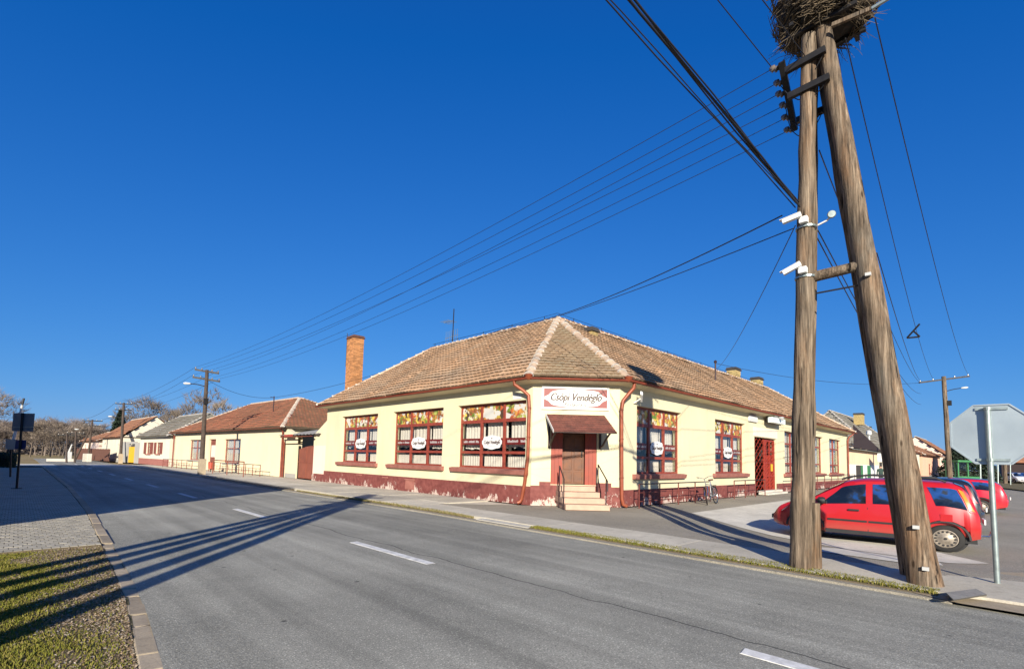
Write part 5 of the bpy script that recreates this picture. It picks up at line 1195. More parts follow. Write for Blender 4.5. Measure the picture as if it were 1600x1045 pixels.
# stork nest
nc = Vector((8.95, 1.93, 9.0)); ne = empty('stork_nest', (8.95, 1.93, 8.6), 0, 'big stork nest of sticks on top of the double pole', 'nest')
co = MB(); ring = 16; vs = []
for j, (z, r) in enumerate(((-.40, .25), (-.30, .5), (-.05, .66), (.25, .68), (.5, .6), (.46, .35), (.4, .1))):
    for i in range(ring): a = 2*pi*i/ring; rr = r*random.uniform(.9, 1.08); vs.append(nc+Vector((cos(a)*rr, sin(a)*rr, z+random.uniform(-.03, .03))))
co.add(vs, [(j*ring+i, j*ring+(i+1) % ring, (j+1)*ring+(i+1) % ring, (j+1)*ring+i) for j in range(6) for i in range(ring)]+[tuple(range(ring))[::-1], tuple(range(6*ring, 7*ring))]); co.build('nest_core', 'nest_core', ne)
st = MB()
for i in range(1500):
    a = random.uniform(0, 2*pi); z = random.uniform(-.42, .55); r = (.42+.33*min(1, (z+.42)/.35))*random.uniform(.8, 1.05); p = nc+Vector((cos(a)*r, sin(a)*r, z)); t = Vector((-sin(a), cos(a), random.uniform(-.55, .55)))+Vector((cos(a), sin(a), 0))*random.uniform(-.45, .45); t.normalize()
    L = random.uniform(.15, .5); m_ = p+Vector((random.uniform(-.03, .03),)*3); st.tube([p-t*L*.5, m_, p+t*L*.5], [.004+random.random()*.008, .008, .003], 3, cap=False)
for i in range(110):
    a = random.uniform(0, 2*pi); p = nc+Vector((cos(a)*.5, sin(a)*.5, random.uniform(-.4, -.2))); t = Vector((cos(a)*.6, sin(a)*.6, random.uniform(-1, .3))).normalized(); L = random.uniform(.12, .42); st.tube([p, p+t*L*.6, p+t*L+Vector((random.uniform(-.06, .06), random.uniform(-.06, .06), -.03))], [.006, .004, .002], 3, cap=False)
st.build('sticks', 'stick', ne, kind='stuff')
a = onX(1300, 40, 8.55); b = onX(1362, 14, 8.55); MB().bar(a, b, .05, .06).build('nest_beam', 'pole_wood', ne); c = onX(1385, 0, 8.55); MB().tube([b, c, c+(c-b)], .03, 6).build('nest_bracket', 'galvanised', ne)
MB().bar((8.6, 2.45, 8.6), (8.6, 1.45, 8.6), .06, .06).bar((9.25, 2.45, 8.6), (9.25, 1.45, 8.6), .06, .06).bar((8.4, 2.3, 8.66), (9.5, 2.3, 8.66), .06, .05).bar((8.4, 1.6, 8.66), (9.5, 1.6, 8.66), .06, .05).build('platform', 'steel_black', ne)
# second double pole beside the photographer (it throws the bundle of shadows on the road)
nS = Vector((sin(SUN_AZ), -cos(SUN_AZ), 0)); tS = Vector((cos(SUN_AZ), sin(SUN_AZ), 0)); def_b = nS*(-6.0)+tS*(-2.2)
ap2 = empty('double_pole', (def_b.x, def_b.y, 0), 0, 'second wooden double A-frame beside the left verge, outside the picture', 'utility pole')
Qt = nS*-5.72+tS*-2.2+Vector((0, 0, 8.3))
for k, (pb, nm) in enumerate(((-6.62, 'upright_pole'), (-5.86, 'upright_pole'), (-5.2, 'upright_pole'), (-4.36, 'leaning_pole'), (-3.66, 'leaning_pole'))): wood_pole(MB(), nS*pb+tS*(-2.4+.12*k)+Vector((0, 0, -.1)), Qt+nS*((pb+5.72)*.10), .16, .11).build(nm, 'pole_wood', ap2, smooth=True)
for k in range(3): z = 6.6+.55*k; MB().bar(Qt+Vector((0, 0, z-8.3))-nS*.9, Qt+Vector((0, 0, z-8.3))+nS*.9, .09, .1).build('crossarm', 'steel_black', ap2)

def pole_t(name, base, top, r0_, r1_, label, arms, lamp=None, foot=False, mat='pole_dark', tr=False, group=None):
    e = empty(name, base, 0, label, 'utility pole', group); base, top = Vector(base), Vector(top); wood_pole(MB(), base-Vector((0, 0, .2)), top, r0_, r1_, 10, 8, .01).build('shaft', mat, e, smooth=True); ends = []
    for (dz, half, dirv) in arms:
        d = Vector(dirv).normalized(); c = top+Vector((0, 0, dz)); MB().bar(c-d*half, c+d*half, .1, .12).build('crossarm', 'steel_black', e); row = []
        for k in (-1, -.45, .45, 1): p = c+d*half*k*.94; MB().lathe(p+Vector((0, 0, .05)), (0, 0, 1), [(0, .02), (.05, .042), (.1, .035), (.14, .015)], 8).build('insulator', 'porcelain', e); row.append(p+Vector((0, 0, .18)))
        ends.append(row)
    if lamp: 
        z, d = lamp; d = Vector(d); c = top+Vector((0, 0, z)); MB().tube([c, c+d*.55+Vector((0, 0, .12)), c+d+Vector((0, 0, .15))], .03, 6).build('lamp_arm', 'steel_black', e); q = c+d+Vector((0, 0, .15)); u_ = d.normalized(); MB().lathe(q-u_*.05, u_, [(0, .04), (.08, .07), (.32, .09), (.44, .04)], 10).build('lamp_head', 'lamp_white', e, smooth=True)
    if foot: MB().box((base.x-.2, base.y-.2, -.1), (base.x+.2, base.y+.2, 1.05)).build('concrete_foot', 'kerb_concrete', e)
    if tr: c = top+Vector((0, 0, -2.2)); MB().box((c.x-.12, c.y-.42, c.z-.2), (c.x+.12, c.y-.1, c.z+.2)).build('junction_box', 'steel_black', e)
    return e, ends
mb_ = gnd(314.6, 741); mt = onX(323.5, 578, mb_.x+.02)
_, E1 = pole_t('street_pole', mb_, mt, .16, .11, 'dark wooden pole with two crossarms and street lamp before the yellow house', [(-.1, .75, (.86, -.5, -.12)), (-.65, .85, (.86, -.5, -.12))], (-1.15, (-.85, .55, 0)), True, tr=True)
b2 = gnd(188, 722.5); t2 = onX(193.5, 629.5, b2.x+.3)
_, E2 = pole_t('street_pole', b2, t2, .17, .12, 'dark wooden pole with two crossarms in front of the cream gabled house', [(-.1, .95, (.8, -.6, 0)), (-.85, .95, (.8, -.6, 0))], (-1.9, (-1.0, .5, 0)), True, tr=True)
t3 = far(144.5, 655.5, 66); b3 = Vector((t3.x-.1, t3.y+.1, 0)); _, E3 = pole_t('street_pole', b3, t3, .14, .10, 'thin far pole with a leaning brace beside the brown board fence', [(-.15, 1.2, (.8, -.6, 0)), (-.8, 1.0, (.8, -.6, 0))], (-1.5, (-1.3, .4, 0)))
MB().tube([b3+Vector((-1.3, .2, -.1)), t3-Vector((.05, 0, 1))], .11, 7).build('brace', 'pole_dark', bpy.data.objects[_.name])
for (px0, py0, px1, py1, X, lab) in ((104, 722, 104.5, 677, 3.9, 'short dark pole standing left of the far level crossing barrier'), (117, 722, 118.5, 674, 4.6, 'thin dark pole standing right of the far level crossing barrier')):
    b_, t_ = onX(px0, py0, X), onX(px1, py1, X); b_.z = 0; pole_t('signal_pole', b_, t_, .10, .08, lab, [(-.2, .9, (.8, -.6, 0))])
b4 = gnd(1485.5, 763); t4 = onX(1474.5, 588, b4.x); _, E4 = pole_t('street_pole', b4, t4, .2, .15, 'brown wooden pole with one crossarm and white lamp behind the parked cars', [(-.25, 1.65, (.35, -.95, .12))], (-1.25, (.35, -1.05, .1)), tr=True, mat='pole_wood')
for (px0, py0, py1, X, lab) in ((1571, 755, 712, 75, 'short wooden post right of the stop sign post'),):
    b_ = gnd(px0, py0); X = b_.x; t_ = onX(px0-1, py1, X); pole_t('wooden_post', b_, t_, .2, .17, lab, [], mat='pole_wood')

WG = 'overhead wires'
def wire(name, pts, r, label, n=5): return MB().tube(pts, r, n).build(name, 'cable', label=label, cat='wire', group=WG)
L1 = 'thin wire from double pole to yellow house pole'
tg = [E1[0][0], E1[0][1], E1[0][3], E1[1][0], E1[1][2], E1[1][3]]
for k in range(6): wire('overhead_wire', sag(INS[k], tg[k], .55, 24), .006, L1+', '+('topmost', 'second from top', 'third from top', 'fourth from top', 'fifth from top', 'lowest')[k])
for k, (a, b) in enumerate(((E1[0][0], E2[0][0]), (E1[0][3], E2[0][3]), (E1[1][0], E2[1][0]), (E1[1][3], E2[1][3]))): wire('overhead_wire', sag(a, b, .5), .009, 'thin wire between the two crossarm poles on the left street, %s' % ('upper near', 'upper far', 'lower near', 'lower far')[k])
for k, (a, b) in enumerate(((E2[0][0], E3[0][0]), (E2[0][3], E3[0][3]))): wire('overhead_wire', sag(a, b, .4), .015, 'thin wire beyond the pole at the cream gabled house, %s' % ('left one', 'right one')[k])
# bundle of cables crossing high over the road to the other double pole
anc = onX(1249, 322, 8.52); Qd = Qt+Vector((0, 0, -1.5))
def through(px, py, X): return onX(px, py, X)
for k, (px, r, dz, ax, ay) in enumerate(((985, .016, 0, 1249, 322), (990, .014, .03, 1249, 320), (980, .010, .0, 1249, 324), (994, .010, .05, 1248, 316), (946, .009, 0, 1244, 324), (952, .007, .02, 1243, 318))):
    a = onX(ax, ay, 8.5); m_ = onX(px, 0, 4.1); d = (m_-a); e = a+d*((Qd.x-a.x)/d.x); e.z = e.z-.0
    pts = [a.lerp(e, i/20) for i in range(21)]; pts = [p+Vector((0, .012*sin(i*1.3+k*2), -.25*sin(pi*i/20)*.0)) for i, p in enumerate(pts)]
    wire('service_cable', pts, r, ('thickest black cable of the bundle rising left from the double pole', 'second thick cable wound along the cable bundle', 'thin cable on the lower side of the cable bundle', 'thin cable on the upper side of the cable bundle', 'lower of the twin thin cables below the bundle', 'upper of the twin thin cables below the bundle')[k])
for k, (x0, y0, px) in enumerate(((1206, 106, 1121), (1258, 88, 1191))):
    a = onX(x0, y0, 8.6); m_ = onX(px, 0, 6.9); d = m_-a; wire('overhead_wire', [a, a+d*((-5-a.x)/d.x)*.5, a+d*((-5-a.x)/d.x)], .008, 'thin wire leaving upward left from the insulators' if k == 0 else 'thin wire passing behind the nest to the upper left')
# wires to the right-hand pole
for k, (px, py) in enumerate(((1321, 60), (1367, 28))): wire('overhead_wire', sag(onX(px, py, 8.9), E4[0][(1, 3)[k]], .9, 26), .009, 'wire curving down from the nest to the right pole, inner one' if k == 0 else 'wire curving down from the nest to the right pole, outer one')
for k, (px, py) in enumerate(((1280, 235), (1278, 360), (1277, 372))): wire('overhead_wire', sag(onX(px, py, 9.1), E4[0][0]-Vector((0, 0, .2+k*.9)), .7, 22), .010, 'wire running behind the leaning pole down to the right street pole, %s' % ('highest', 'middle', 'lowest')[k])
wire('service_cable', sag(onX(1222, 337, 8.5), Vector((17.44, 18.0, 8.3)), .35, 20)+sag(Vector((17.44, 18.0, 8.3)), NMAST, .5, 16)[1:], .012, 'black service cable from the pole along the ridge to the yellow house')
wire('service_cable', sag(onX(1240, 357, 8.5), Vector((17.6, 19.8, 8.25)), .25, 20), .009, 'thinner service cable ending on the left ridge of the restaurant')
wire('service_cable', sag(onX(1243, 352, 8.6), MAST+Vector((.2, 0, -.3)), .3, 14), .008, 'thin cable falling from the pole to the mast on the right roof slope')
wire('service_cable', sag(MAST, E4[0][0]-Vector((0, 0, .2)), .55, 20), .012, 'slack cable from the roof mast to the right street pole')
wire('service_cable', sag(E1[1][1], NMAST, .5, 14), .012, 'slack cable from the street pole to the mast of the yellow house')
# wire spacer triangle on the right
c = onX(1428, 521, 22); e = empty('wire_spacer', c, 0, 'small dark triangular wire spacer hanging in the wires right of the leaning pole', 'spacer'); q = [onX(1417, 528, 22), onX(1437, 526, 22), onX(1427, 517, 22), onX(1437, 506, 22)]
MB().tube([q[0], q[1]], .03, 5).tube([q[1], q[2]], .03, 5).tube([q[0], q[2], q[3]], .03, 5).build('spacer_bar', 'steel_black', e)
wire('overhead_wire', sag(onX(1370, 395, 12), E4[0][0], .5, 18), .010, 'wire carrying the small triangular spacer'); 

# ================================================================ SIGNS AND BARRIERS
ps = gnd(1558.5, 911); pt = onX(1542.5, 637, ps.x-.02); ss_ = empty('stop_sign', ps, 0, 'grey back of an octagonal stop sign on a galvanised post at the right edge', 'road sign')
MB().tube([ps-Vector((0, 0, .2)), pt], .034, 12).build('post', 'galvanised', ss_, smooth=True)
vd = Vector((FWX*.9+.25, FWY*.9-.25, 0)).normalized(); vd = Vector((ps.x, ps.y, 0)).normalized(); sdv = Vector((vd.y, -vd.x, 0)); c = Vector((ps.x, ps.y, 0))+vd*.055+Vector((0, 0, 2.055))+sdv*.02
R8 = .45; oc = [c+sdv*(R8*cos(pi/8+pi/4*k)*1.06)+Vector((0, 0, R8*sin(pi/8+pi/4*k)*1.0)) for k in range(8)]
MB().prism(oc, vd*.012).build('sign_plate', 'sign_back', ss_); rim = MB()
for k in range(8): rim.bar(oc[k]-vd*.005, oc[(k+1) % 8]-vd*.005, .02, .02)
rim.build('rim', 'sign_back', ss_)
for dz in (.36, -.36): MB().bar(c-vd*.012+Vector((0, 0, dz))-sdv*.17, c-vd*.012+Vector((0, 0, dz))+sdv*.17, .022, .035).build('clamp_rail', 'galvanised', ss_); q = ps.lerp(pt, (2.055+dz)/pt.z); MB().lathe(q-Vector((0, 0, .02)), (0, 0, 1), [(0, .042), (.04, .042)], 12).build('clamp', 'galvanised', ss_)
# sign cluster on the left footpath
p = gnd(26, 763); t = far(35.5, 645, p.x*FWX+p.y*FWY); e = empty('direction_sign', p, 0, 'square sign seen from behind on a dark post on the left footpath', 'road sign')
MB().tube([p, t], .038, 10).lathe(p, (0, 0, 1), [(0, .16), (.02, .16)], 10).build('post', 'steel_black', e, smooth=True)
vv = Vector((p.x, p.y, 0)).normalized(); sv = Vector((vv.y, -vv.x, 0)); D = p.x*FWX+p.y*FWY
def plate(q0, q1, mat, name, th=.02, back=.05):
    a, b = far(*q0, D)+vv*back, far(*q1, D)+vv*back; MB().hexa([Vector((a.x, a.y, b.z)), Vector((b.x, b.y, b.z)), Vector((b.x, b.y, b.z))+vv*th, Vector((a.x, a.y, b.z))+vv*th, a, Vector((b.x, b.y, a.z)), Vector((b.x, b.y, a.z))+vv*th, a+vv*th]).build(name, mat, e)
plate((21, 645), (52, 674), 'sign_back_dark', 'square_plate'); plate((24.5, 687), (40, 702), 'sign_blue', 'blue_plate'); a = far(21, 667, D); b = far(52, 667, D); MB().bar(a+vv*.03, b+vv*.03, .02, .04).build('clamp_rail', 'galvanised', e)
D2 = 26; p = far(17, 735, D2); p.z = 0; e = empty('info_board', p, 0, 'pale bluish board partly hidden behind the left sign post', 'road sign'); D = D2; vv = Vector((p.x, p.y, 0)).normalized(); plate((9.5, 686), (24, 702), 'sign_back', 'board'); a = far(17, 702, D2); MB().tube([p, (a.x, a.y, a.z)], .04, 8).build('post', 'steel_black', e)
def barrier(base, tip, label, stripes):
    base, tip = Vector(base), Vector(tip); e = empty('crossing_barrier', base, 0, label, 'barrier'); MB().box((base.x-.3, base.y-.3, 0), (base.x+.3, base.y+.3, 1.1)).build('drive_box', 'lamp_white', e, bevel=.03)
    s_ = base+Vector((0, 0, 1.0)); k = 8
    for i in range(k): a, b = s_.lerp(tip, i/k), s_.lerp(tip, (i+1)/k); MB().tube([a, b], .11-.006*i, 8).build('arm_section', 'lamp_white' if i not in stripes else 'black_trim', e)
    d = (s_-tip).normalized(); MB().bar(s_+d*.2, s_+d*1.2, .3, .5).build('counterweight', 'black_trim', e); return e
bb_ = gnd(13, 734); bb_ = far(13, 735, 39); bb_.z = 0; barrier(bb_, far(37.5, 622, 39), 'raised white level crossing barrier behind the left sign', (7,))
MB().bar(bb_+Vector((0, 0, .0)), bb_+Vector((0, 0, 1.9)), .5, .4).build('barrier_cabinet', 'black_trim', label='dark cabinet at the foot of the raised barrier on the left', cat='cabinet')
b5 = far(106, 724, 62); b5.z = 0; barrier(b5, far(112.5, 694, 62), 'short raised level crossing barrier with white box at the far end of the street', ())
for (px, lab) in ((132, 'white relay box left of the brown board fence'), (139, 'second white relay box touching the brown board fence')):
    q = far(px, 724, 62); MB().box((q.x-.22, q.y-.22, -.1), (q.x+.22, q.y+.22, .95)).build('relay_box', 'pale_concrete', label=lab, cat='box', bevel=.04)
q = far(97, 724, 60); MB().box((q.x-1.4, q.y-.5, -.1), (q.x+1.2, q.y+.5, .28)).build('concrete_base', 'pale_concrete', label='low white concrete base left of the far barrier', cat='base', bevel=.04)
# white sign by the peach house, bus shelter, thin posts on the right
q0, q1 = far(1371, 708, 46), far(1393, 722, 46); e = empty('shop_sign', (q0.x, q0.y, 0), 0, 'white rectangular sign on a dark post before the grey roofed house', 'sign'); vv = Vector((q0.x, q0.y, 0)).normalized(); D = 46; plate((1371, 708), (1393, 721), 'sign_white', 'panel', .08, 0)
a = far(1376, 722, 46); MB().tube([(a.x, a.y, -.1), (a.x, a.y, a.z)], .1, 8).build('post', 'steel_black', e); a = far(1383, 721, 46); b = far(1378, 711, 45.9); mb = MB(); sv = Vector((vv.y, -vv.x, 0))
for k in range(2): 
    for j in range(5): c_ = b+sv*(.1+.13*j)+Vector((0, 0, -.18*k)); mb.bar(c_, c_+sv*.09, .01, .07)
mb.build('lettering', 'print_grey', e, kind='stuff')
sh = empty('bus_shelter', far(1515, 757, 53), 0, 'green framed bus shelter with glazed panel behind the parked cars', 'shelter'); D = 53
def fp(px, py, dd=55): return far(px, py, dd)
g0, g1 = fp(1497, 752), fp(1533, 752); g0.z = g1.z = 0; F = Fr(g0[:2], g1[:2])
for s in (0, F.len*.42, F.len-.12):
    MB().fb(F, s, s+.12, -.06, .06, 0, 2.35).build('post', 'green_paint', sh); MB().fb(F, s, s+.12, -1.6, -1.48, 0, 2.35).build('post', 'green_paint', sh)
MB().fb(F, -.2, F.len+.2, -1.8, .3, 2.36, 2.56).build('shelter_roof', 'green_paint', sh); MB().fb(F, .12, F.len-.12, -1.55, -1.5, .1, .7).build('lower_panel', 'green_paint', sh); MB().fb(F, .12, F.len-.12, -1.53, -1.52, .7, 2.3).build('glazing', 'pane_glass', sh); MB().fb(F, .3, F.len*.5, -1.3, -.9, .42, .48).build('bench', 'dark_wood', sh); MB().fb(F, .12, F.len-.12, -.03, .03, .3, .8).build('front_panel', 'green_paint', sh)
for (px, y0, y1, d, lab) in ((1532, 752, 711, 40, 'slim pale post in front of the bus shelter'), (1559.5, 760, 724, 44, 'slim pale post just right of the stop sign post'), (1573, 748, 727, 60, 'thin distant white post left of the white van'), (1579, 757, 722, 55, 'thin pale post nearest the white van')):
    a = far(px, y0, d); a.z = 0; b = far(px-.5, y1, d); e = empty('marker_post', a, 0, lab, 'post'); MB().tube([a, b], .05, 8).build('shaft', 'galvanised', e); MB().lathe(b, (0, 0, 1), [(0, .055), (.03, .03)], 8).build('cap', 'galvanised', e)

# ================================================================ CARS
def lerp_tab(tab, x):
    if x <= tab[0][0]: return tab[0][1]
    for (a, b), (c, d) in zip(tab, tab[1:]):
        if x <= c: return b+(d-b)*(x-a)/(c-a)
    return tab[-1][1]
def smooth_tab(tab, x, h=.05): return sum(lerp_tab(tab, x+k*h) for k in (-1, -.5, 0, .5, 1))/5
CS = 1.0
def make_car(name, label, paint, loc, rz, prof, wb=(-1.18, 1.18), wr=.30, width=.80, rails=False, side_mould=True, group=None, sx=1.0):
    root = empty(name, loc, rz, label, 'car', group)
    x0, x1 = prof[0][0], prof[-1][0]; st = [x0+(x1-x0)*i/76 for i in range(77)]
    for c in wb: st += [c+(wr+.075)*cos(pi*k/14) for k in range(15)]
    st = sorted(set(round(s, 4) for s in st))
    belt = [(x0, .88), (-1.2, .97), (0, .93), (.9, .88), (x1, .80)]
    hw = [(x0, width*.84), (x0+.12, width*.93), (-1.2, width), (.9, width), (x1-.45, width*.95), (x1-.12, width*.82), (x1, width*.62)]
    top = lambda x: smooth_tab(prof, x)
    def ring(x):
        zt = top(x); zb = min(lerp_tab(belt, x), zt-.05); w_ = smooth_tab(hw, x); lo = .21
        if x > x1-.35 or x < x0+.3: lo = .24+.10*max(0, (x-(x1-.35))/.35 if x > 0 else ((x0+.3)-x)/.3)
        zs = lo
        for c in wb:
            R = wr+.075
            if abs(x-c) < R: zs = max(zs, .02+wr*.97+sqrt(max(0, R*R-(x-c)**2)))
        cab = max(0, min(1, (zt-zb-.05)/.5)); wt = w_*(.95-.17*cab)
        zs = min(zs, zb-.06); zm = max(zs+.02, min(.60, zb-.04))
        return [(0, lo+.02), (w_-.14, lo+.02), (w_-.05, zs), (w_-.01, zs+.02 if zs > .4 else zs+.09), (w_+.012, zm), (w_-.012, zb), (w_*.5+wt*.5-.005, (zb+zt)/2+.01), (wt, zt-.06*max(.5, cab)), (wt*.86, zt-.012), (0, zt+.015)]
    V = []; m_ = 0
    for x in st:
        r = ring(x); full = [(x*sx, y, z) for y, z in r]+[(x*sx, -y, z) for y, z in r[-2:0:-1]]; m_ = len(full); V += full
    b = MB(); b.add(V, [(i*m_+k, i*m_+(k+1) % m_, (i+1)*m_+(k+1) % m_, (i+1)*m_+k) for i in range(len(st)-1) for k in range(m_)]+[tuple(range(m_))[::-1], tuple((len(st)-1)*m_+k for k in range(m_))])
    body = b.build('body', paint, root, local=True, smooth=True)
    def side(x, t, off, sgn):
        r = ring(x); a, mid, c = r[5], r[6], r[7]; y, z = (a[0]+(mid[0]-a[0])*2*t, a[1]+(mid[1]-a[1])*2*t) if t < .5 else (mid[0]+(c[0]-mid[0])*(2*t-1), mid[1]+(c[1]-mid[1])*(2*t-1)); return Vector((x*sx, sgn*(y+off), z+off*.25))
    def side_panel(nm, poly, mat, sgn, off=.008, nx=10, nz=6):
        """poly: (xl_bottom, xr_bottom, xl_top, xr_top, t0, t1)"""
        a, b_, c, d, t0, t1 = poly; mb = MB(); vs = []
        for j in range(nz+1):
            f = j/nz; l, r = a+(c-a)*f, b_+(d-b_)*f
            for i in range(nx+1): vs.append(side(l+(r-l)*i/nx, t0+(t1-t0)*f, off, sgn))
        mb.add(vs, [(j*(nx+1)+i, j*(nx+1)+i+1, (j+1)*(nx+1)+i+1, (j+1)*(nx+1)+i) for j in range(nz) for i in range(nx)]); return mb.build(nm, mat, root, local=True, smooth=True)
    for sgn in (1, -1):
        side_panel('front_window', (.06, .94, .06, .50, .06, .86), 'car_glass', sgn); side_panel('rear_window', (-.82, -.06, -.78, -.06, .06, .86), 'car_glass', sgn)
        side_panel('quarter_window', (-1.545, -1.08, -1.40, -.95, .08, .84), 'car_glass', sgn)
        def low(x, z, off): r = ring(x); (ya, za), (yb, zb) = r[4], r[5]; f = (z-za)/(zb-za); y = ya+(yb-ya)*f if f > 0 else r[3][0]+(ya-r[3][0])*max(0, (z-r[3][1])/(za-r[3][1])); return Vector((x*sx, sgn*(y+off), z))
        def strip_(nm, xs, z0, z1, mat, off=.01):
            mb = MB(); n = 8; vs = [low(xs[0]+(xs[1]-xs[0])*i/n, z, off) for z in (z0, z1) for i in range(n+1)]; mb.add(vs, [(i, i+1, n+2+i, n+1+i) for i in range(n)]); return mb.build(nm, mat, root, local=True)
        if side_mould: strip_('side_moulding', (-.72, .02), .52, .565, 'black_trim', .014); strip_('side_moulding', (.05, .76), .52, .565, 'black_trim', .014)
        for x in (.035, -.86, .88): strip_('door_gap', (x-.006, x+.006), .30, .88, 'black_trim', .004)
        for x in (.28, -.62): 
            p = low(x, .80, .02); MB().box((p.x-.1, p.y-.02, p.z-.022), (p.x+.1, p.y+.016, p.z+.022)).build('door_handle', 'black_trim', root, local=True, bevel=.008)
        p = side(.86, .1, .1, sgn); MB().lathe(p+Vector((.09, 0, .05)), (-1, 0, 0), [(0, .03), (.04, .085), (.12, .09), (.16, .07)], 12).build('door_mirror', 'black_trim', root, local=True, smooth=True)
        for c in wb:
            w_ = smooth_tab(hw, c); ar = MB(); R = wr+.085; vs = []
            for k in range(17): a = pi*k/16; x, z = c+R*cos(a), .02+wr*.97+R*sin(a); x2, z2 = c+(R-.035)*cos(a), .02+wr*.97+(R-.035)*sin(a); vs += [(x*sx, sgn*(w_+.012), z), (x2*sx, sgn*(w_+.016), z2), (x2*sx, sgn*(w_-.06), z2)]
            ar.add(vs, [(3*k+j, 3*k+j+1, 3*k+j+4, 3*k+j+3) for k in range(16) for j in range(2)]); ar.build('wheel_arch', 'black_trim', root, local=True)
            cx = c*sx; o = (cx, sgn*(w_-.205), wr); ax = (0, sgn, 0)
            wh = MB().lathe(o, ax, [(0, wr-.03), (.02, wr-.005), (.05, wr), (.14, wr), (.165, wr-.01), (.185, wr-.03), (.19, wr*.70), (.17, wr*.66)], 32).build('wheel', 'rubber', root, local=True, smooth=True)
            MB().lathe((cx, sgn*(w_-.03), wr), ax, [(0, wr*.665), (.014, wr*.66), (.016, wr*.60), (-.004, wr*.56), (.008, wr*.30), (.022, wr*.22), (.024, wr*.09)], 28).build('rim', 'rim_steel', wh, local=True, smooth=True)
            hm = MB()
            for k in range(14): a = 2*pi*k/14; hm.lathe((cx+cos(a)*wr*.50, sgn*(w_-.026), wr+sin(a)*wr*.50), ax, [(0, .020), (.008, .019)], 8)
            hm.lathe((cx, sgn*(w_-.012), wr), ax, [(0, .028), (.02, .022)], 10); hm.build('rim_holes', 'black_trim', wh, local=True, kind='stuff')
            MB().lathe((cx, sgn*(w_-.62), wr+.03), ax, [(0, wr+.06), (.40, wr+.068)], 24).build('wheel_well', 'black_trim', root, local=True)
    # glass front and rear, lamps, bumpers
    def cross_panel(nm, xa, xb, k, mat, off=.008, n=8):
        vs = []; mb = MB()
        for i in range(n+1):
            x = xa+(xb-xa)*i/n; r = ring(x); w_ = r[7][0]*k; z = r[9][1]
            for j in range(7): f = -1+2*j/6; vs.append((x*sx+(off if xa > 0 else -off), w_*f, r[8][1]+(z-r[8][1])*(1-f*f)+off))
        mb.add(vs, [(i*7+j, i*7+j+1, i*7+j+8, i*7+j+7) for i in range(n) for j in range(6)]); return mb.build(nm, mat, root, local=True, smooth=True)
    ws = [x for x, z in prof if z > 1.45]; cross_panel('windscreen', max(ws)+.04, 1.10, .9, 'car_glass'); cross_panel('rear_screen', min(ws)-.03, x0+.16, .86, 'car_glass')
    for sgn in (1, -1):
        MB().hexa([(x1*sx-.32, sgn*.58, .66), (x1*sx-.20, sgn*.72*width/.8, .64), (x1*sx-.13, sgn*.42, .64), (x1*sx-.16, sgn*.38, .66), (x1*sx-.40, sgn*.66, .80), (x1*sx-.36, sgn*.74*width/.8, .78), (x1*sx-.16, sgn*.44, .77), (x1*sx-.25, sgn*.4, .80)]).build('headlight', 'lamp_clear', root, local=True, bevel=.02)
        side_panel('tail_light', (-1.655, -1.565, -1.495, -1.42, .12, .90), 'lamp_orange' if rails else 'car_lamp_red', sgn, .012, 3, 6)
        side_panel('brake_light', (-1.69, -1.585, -1.66, -1.56, -.02, .10), 'car_lamp_red', sgn, .014, 3, 2)
        strip_('sill_cladding', (-.78, .80), .22, .31, 'black_trim', .012)
    mb = MB(); vs = []
    for i in range(13):
        f = -1+2*i/12; y = width*.9*f; x = x0-.02+.16*abs(f)**3; vs += [(x*sx+.02, y, .34), (x*sx-.03, y*1.01, .40), (x*sx-.04, y*1.015, .60), (x*sx+.03, y*1.0, .70)]
    mb.add(vs, [(4*i+k, 4*i+k+1, 4*i+k+5, 4*i+k+4) for i in range(12) for k in range(3)]); mb.build('rear_bumper', paint, root, local=True, smooth=True)
    mb = MB(); vs = []
    for i in range(13):
        f = -1+2*i/12; y = width*.86*f; x = x1+.03-.30*abs(f)**2.5; vs += [(x*sx-.03, y, .26), (x*sx+.02, y*1.01, .30), (x*sx+.03, y*1.015, .50), (x*sx-.04, y*1.0, .58)]
    mb.add(vs, [(4*i+k, 4*i+k+1, 4*i+k+5, 4*i+k+4) for i in range(12) for k in range(3)]); mb.build('front_bumper', paint, root, local=True, smooth=True)
    MB().box((x1*sx-.02, -.45, .42), (x1*sx+.045, .45, .52)).build('grille', 'black_trim', root, local=True); MB().box((x0*sx-.11, -.26, .62), (x0*sx-.085, .26, .73)).build('number_plate', 'plate_white', root, local=True)
    MB().box((x0*sx+.05, -width*.8, .22), (x0*sx+.9, width*.8, .36)).box((-.8, -width*.86, .2), (.8, width*.86, .3)).build('underside', 'black_trim', root, local=True)
    if rails:
        for sgn in (1, -1): MB().tube([(-1.25, sgn*.55, 1.55), (-1.1, sgn*.55, 1.63), (.0, sgn*.55, 1.65), (.35, sgn*.55, 1.60), (.5, sgn*.55, 1.53)], .022, 7).build('roof_rail', 'black_trim', root, local=True, smooth=True)
        MB().tube([(x0*sx, 0, .34), (x0*sx-.16, 0, .34), (x0*sx-.2, 0, .42)], .02, 6).lathe((x0*sx-.2, 0, .41), (0, 0, 1), [(0, .015), (.03, .028), (.055, .015)], 10).build('tow_bar', 'chrome', root, local=True, smooth=True)
        pq = low(-1.22, .76, .012); 
        for sgn in (1,): mb = MB(); mb.box((-1.32, .798, .68), (-1.13, .812, .84)); mb.build('fuel_flap', paint, root, local=True, bevel=.01)
        MB().box((-.5, .3, .75), (.5, .55, 1.0)).build('seat', 'black_trim', root, local=True)
    root.scale = (CS, CS, CS*.88)
    return root
